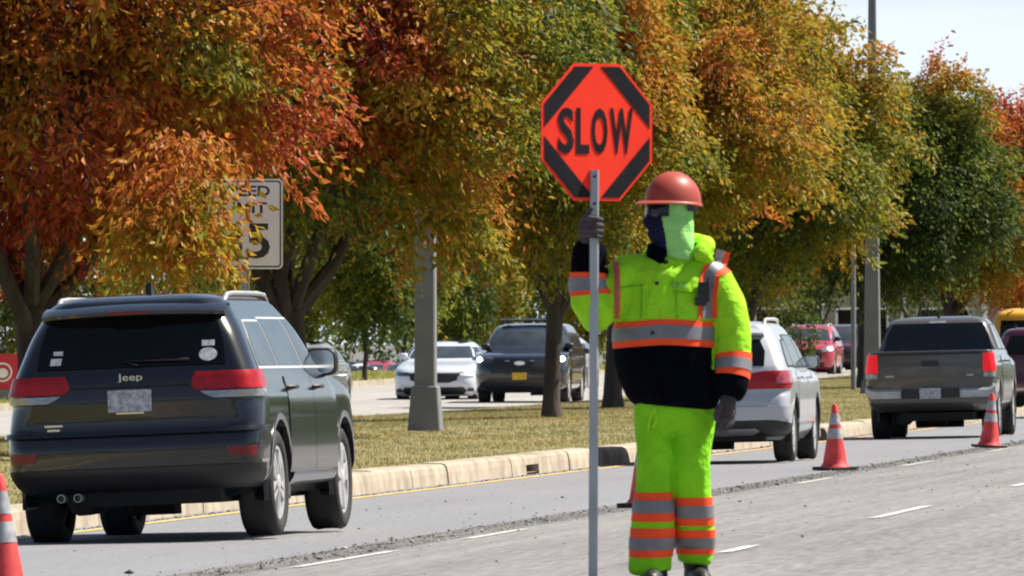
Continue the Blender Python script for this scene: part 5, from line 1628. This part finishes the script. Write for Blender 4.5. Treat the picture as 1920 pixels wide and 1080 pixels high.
# ---- collar, hood roll, head gear
def collar():
    # dark lining of the collar: open towards the face, and a dark sheet painting the shade of the hole under the hood
    for a0, a1, nm in ((-125, -18, "collar"), (62, 150, "hood_hole_shade")):
        G = []
        for z, rr in ((1.470, .112), (1.505, .112), (1.535, .106), (1.538, .092), (1.49, .084)):
            G.append([(.030 + rr * 1.08 * math.sin(R(a)), .008 - rr * math.cos(R(a)), z - .03 * math.exp(-((a + 15) / 40) ** 2)) for a in np.linspace(a0, a1, 16)])
        MB().grid(G).obj(nm, M['navy'], jacket, smooth=60)
collar()
def hood():
    # bunched hood lying behind the neck and over the image-right shoulder
    b = MB()
    pts = [(.150, -.075, 1.485), (.172, -.03, 1.515), (.178, .03, 1.53), (.150, .095, 1.53), (.07, .13, 1.525), (-.02, .125, 1.51), (-.085, .08, 1.485)]
    b.tube(pts, [.022, .036, .044, .05, .052, .045, .022], 14, round_ends=True)
    b.tube([(.185, -.05, 1.462), (.205, .02, 1.478), (.165, .10, 1.485), (.06, .145, 1.48)], [.02, .032, .036, .03], 12, round_ends=True)
    me = remesh(b, .008, 3); wrinkle(me, .016, 11, 14, 21)
    me.materials.clear(); me.materials.append(M['lime']); me.shade_smooth(); me.name = "hood"
    link(bpy.data.objects.new("hood", me), jacket)
    on_cloth([(.130, 1.470), (.07, 1.425), (.005, 1.345)], .003, "front_seam", M['seam'], .009)
hood()
HC = Vector((.012, -.005, 1.665))
def head_gear():
    b = MB()
    prof = [(1.462, .100, .098, .004), (1.48, .100, .098, .004), (1.505, .098, .096, .004), (1.545, .093, .094, .002), (1.585, .094, .092, -.008), (1.63, .102, .094, -.012), (1.68, .106, .096, -.010), (1.73, .104, .094, .0), (1.775, .085, .08, .0)]
    rot = math.atan2(FD.y, FD.x)
    b.rings([ell(z, .024 + FD.x * -.0 + s_ * FD.x * -1, -.002 + s_ * FD.y * -1, rx, ry, 30, 2.1, rot) for z, rx, ry, s_ in prof])
    b.tube([HC + FD * .085 + Vector((0, 0, .015)), HC + FD * .118 + Vector((0, 0, -.03)), HC + FD * .095 + Vector((0, 0, -.055))], [.016, .02, .016], 8, round_ends=True)
    b.tube([HC + FD * .07 + Vector((0, 0, -.11)), HC + FD * .082 + Vector((0, 0, -.09))], [.034, .032], 8, round_ends=True)
    me = remesh(b, .0048, 4)
    wrinkle(me, .016, 13, 13, 31, lambda V: np.clip((1.68 - V[:, 2]) / .12, .1, 1))
    me.materials.clear(); me.materials.append(M['mint']); me.materials.append(M['blue_cloth'])
    for p in me.polygons:
        c = Vector(p.center) - Vector((.024, -.002, 0)); c.z = 0
        ang = math.degrees(math.atan2(FD.cross(c).z, FD.dot(c)))
        z = p.center[2]
        edge = 31 + (1.70 - z) * 50
        if z < 1.715 and -44 < ang < edge: p.material_index = 1
    me.shade_smooth(); me.name = "head_cover"
    o = link(bpy.data.objects.new("head_cover", me), person)
    T = tree_of(o)
    # dark wraparound glasses
    G = []
    for z in (1.655, 1.672, 1.695, 1.708):
        row = []
        for k in range(19):
            a = R(-52 + 104 * k / 18)
            d = (FD * math.cos(a) + FS * math.sin(a)); d.z = 0; d.normalize()
            c0 = Vector((.02, -.002, z))
            h = T.ray_cast(c0 + d * .3, -d)
            row.append(tuple((h[0] if h[0] is not None else c0 + d * .1) + d * .008))
        G.append(row)
    MB().grid(G).obj("glasses", M['goggle'], person, smooth=60)
head_gear()
def hard_hat():
    hat = thing("hat_tmp", "", "", (0, 0, 0))
    c = Vector((.028, -.003, 1.715))
    rot = Matrix.Rotation(math.atan2(FD.y, FD.x), 3, 'Z') @ Matrix.Rotation(R(-3.5), 3, 'Y')
    b = MB()
    rings = []
    for th in np.linspace(0, 88, 12):
        t = R(th)
        rr, zz = math.cos(t) ** .85, math.sin(t)
        ring = []
        for k in range(36):
            a = 2 * math.pi * k / 36
            x = .133 * rr * math.cos(a); y = .114 * rr * math.sin(a)
            ridge = .006 * math.exp(-(y / .018) ** 2) * (zz ** .5) * (1 if th > 20 else 0)
            ring.append(tuple(rot @ Vector((x, y, .135 * zz + ridge)) + c))
        rings.append(ring)
    inner = [tuple(c + (Vector(p) - c) * .96) for p in rings[0]]
    b.rings([inner] + rings)
    o = b.obj("hard_hat", M['hat'], person, smooth=50)
    # brim: peak at the front, thin lip all round
    G = []
    for k in range(49):
        a = 2 * math.pi * k / 48
        f = max(0, math.cos(a)) ** 2.2
        lip = .005 + .050 * f
        row = []
        for s_, dz in ((-.006, .004), (0, .006), (.5, .004 - .004 * f), (1, -.002 - .012 * f), (1, -.007 - .012 * f), (.4, -.004 - .004 * f), (-.006, -.003)):
            rx, ry = .133 + lip * s_, .114 + (.010 + .03 * f) * s_
            row.append(tuple(rot @ Vector((rx * math.cos(a), ry * math.sin(a), dz)) + c))
        G.append(row)
    MB().grid(G).obj("brim", M['hat'], o, smooth=50)
    # suspension band under the hat at the back
    b = MB(); G = []
    for z in (-.035, -.006):
        G.append([tuple(rot @ Vector((.116 * math.cos(R(a)), .104 * math.sin(R(a)), z)) + c) for a in np.linspace(95, 265, 18)])
    MB().grid(G).obj("head_band", M['black'], o)
    bpy.data.objects.remove(hat)
hard_hat()

# ---- boots
def boot(c, ang, lift):
    b = MB()
    f = Vector((math.sin(ang), -math.cos(ang), 0))
    c = Vector(c)
    b.tube([c + Vector((0, .0, .14)), c + Vector((0, 0, .08)), c + Vector((0, 0, .05))], [.052, .055, .058], 14, round_ends=True)
    b.tube([c - f * .05 + Vector((0, 0, .042)), c + f * .05 + Vector((0, 0, .046)), c + f * .13 + Vector((0, 0, .04)), c + f * .17 + Vector((0, 0, .038))], [.042, .046, .046, .038], 14, round_ends=True)
    b.box(c + f * .06 + Vector((0, 0, .013)), (.092, .28, .026), rot=Matrix.Rotation(ang, 3, 'Z'))
    me = remesh(b, .009, 2); me.name = "boot"
    me.materials.clear(); me.materials.append(M['boot']); me.shade_smooth()
    link(bpy.data.objects.new("boot", me), person)
boot((-.050, .02, -.002), R(-6), 0)
boot((.135, .145, -.002), R(10), 0)

# ------------------------------------------------------------------ the SLOW paddle and its staff (held, so a thing of its own)
M['sign_orange'] = mat("fluorescent_orange_sheeting", (1.0, .05, .025), .7, spec=.12, var=.05, vscale=5)
M['sign_dark'] = mat("black_sheeting", (.012, .012, .016), .7, spec=.15, var=.25, vscale=8)
M['staff'] = mat("grey_staff", (.34, .37, .41), .5, var=.14, vscale=4)
def paddle():
    sx, sy = PX - .326, PY - .225
    g = gxy(sx, sy)
    r = thing("slow_paddle", "orange octagonal SLOW paddle on a long grey staff held by the flagger", "sign paddle", (sx, sy, PG))
    top = 1.86
    b = MB()
    prof = [(-.020, -.012), (-.014, -.018), (.014, -.018), (.020, -.012), (.020, .010), (-.020, .010)]
    b.rings([[(p[0] + dx, p[1], z) for p in prof] for z, dx in ((-.01, -.004), (.6, -.002), (1.2, 0), (top, .003))])
    b.obj("staff", M['staff'], r)
    for z in (top - .03, top - .15):
        MB().lathe([(.006, -.006), (.006, 0)], 8, c=(.003, -.018, z), axis='Y').obj("bolt", M['sign_dark'], r)
    Rr = .305
    rot = Matrix.Rotation(R(36), 3, 'Z')
    off = Vector((.014, .018, 2.028))
    def pl(poly, y, th, name, m, parent):
        b_ = MB()
        n = len(poly)
        vs = [rot @ Vector((p[0], y, p[1])) + off for p in poly] + [rot @ Vector((p[0], y + th, p[1])) + off for p in poly]
        b_.add(vs, [tuple(range(n)), tuple(reversed(range(n, 2 * n)))] + [(i, i + n, (i + 1) % n + n, (i + 1) % n) for i in range(n)])
        return b_.obj(name, m, parent)
    k = math.tan(R(22.5))
    def octo(q): 
        a = q * k
        return [(-a, -q), (a, -q), (q, -a), (q, a), (a, q), (-a, q), (-q, a), (-q, -a)]
    pan = pl(octo(Rr), 0.0, .006, "panel", M['sign_orange'], r)
    qi = Rr - .014; ai = qi * k + .004; e = Rr - qi + .006
    for sx_, sz_ in ((1, 1), (-1, 1), (-1, -1), (1, -1)):
        pl([(sx_ * a, sz_ * c) for a, c in ((e, qi), (ai, qi), (qi, ai), (qi, e))], -.002, .0017, "black_corner", M['sign_dark'], r)
    t = MB()
    wds = {'S': .088, 'L': .072, 'O': .088, 'W': .128}
    x = -.217
    for chh, wd in wds.items():
        q = text_mb(chh, wd, .205, .0025, .03)
        t.add([rot @ Vector((p[0] + x + wd / 2, p[1], p[2])) + off + Vector((0, 0, .005)) for p in q.v], q.f)
        x += wd + .013
    t.obj("lettering", M['sign_dark'], r)
paddle()
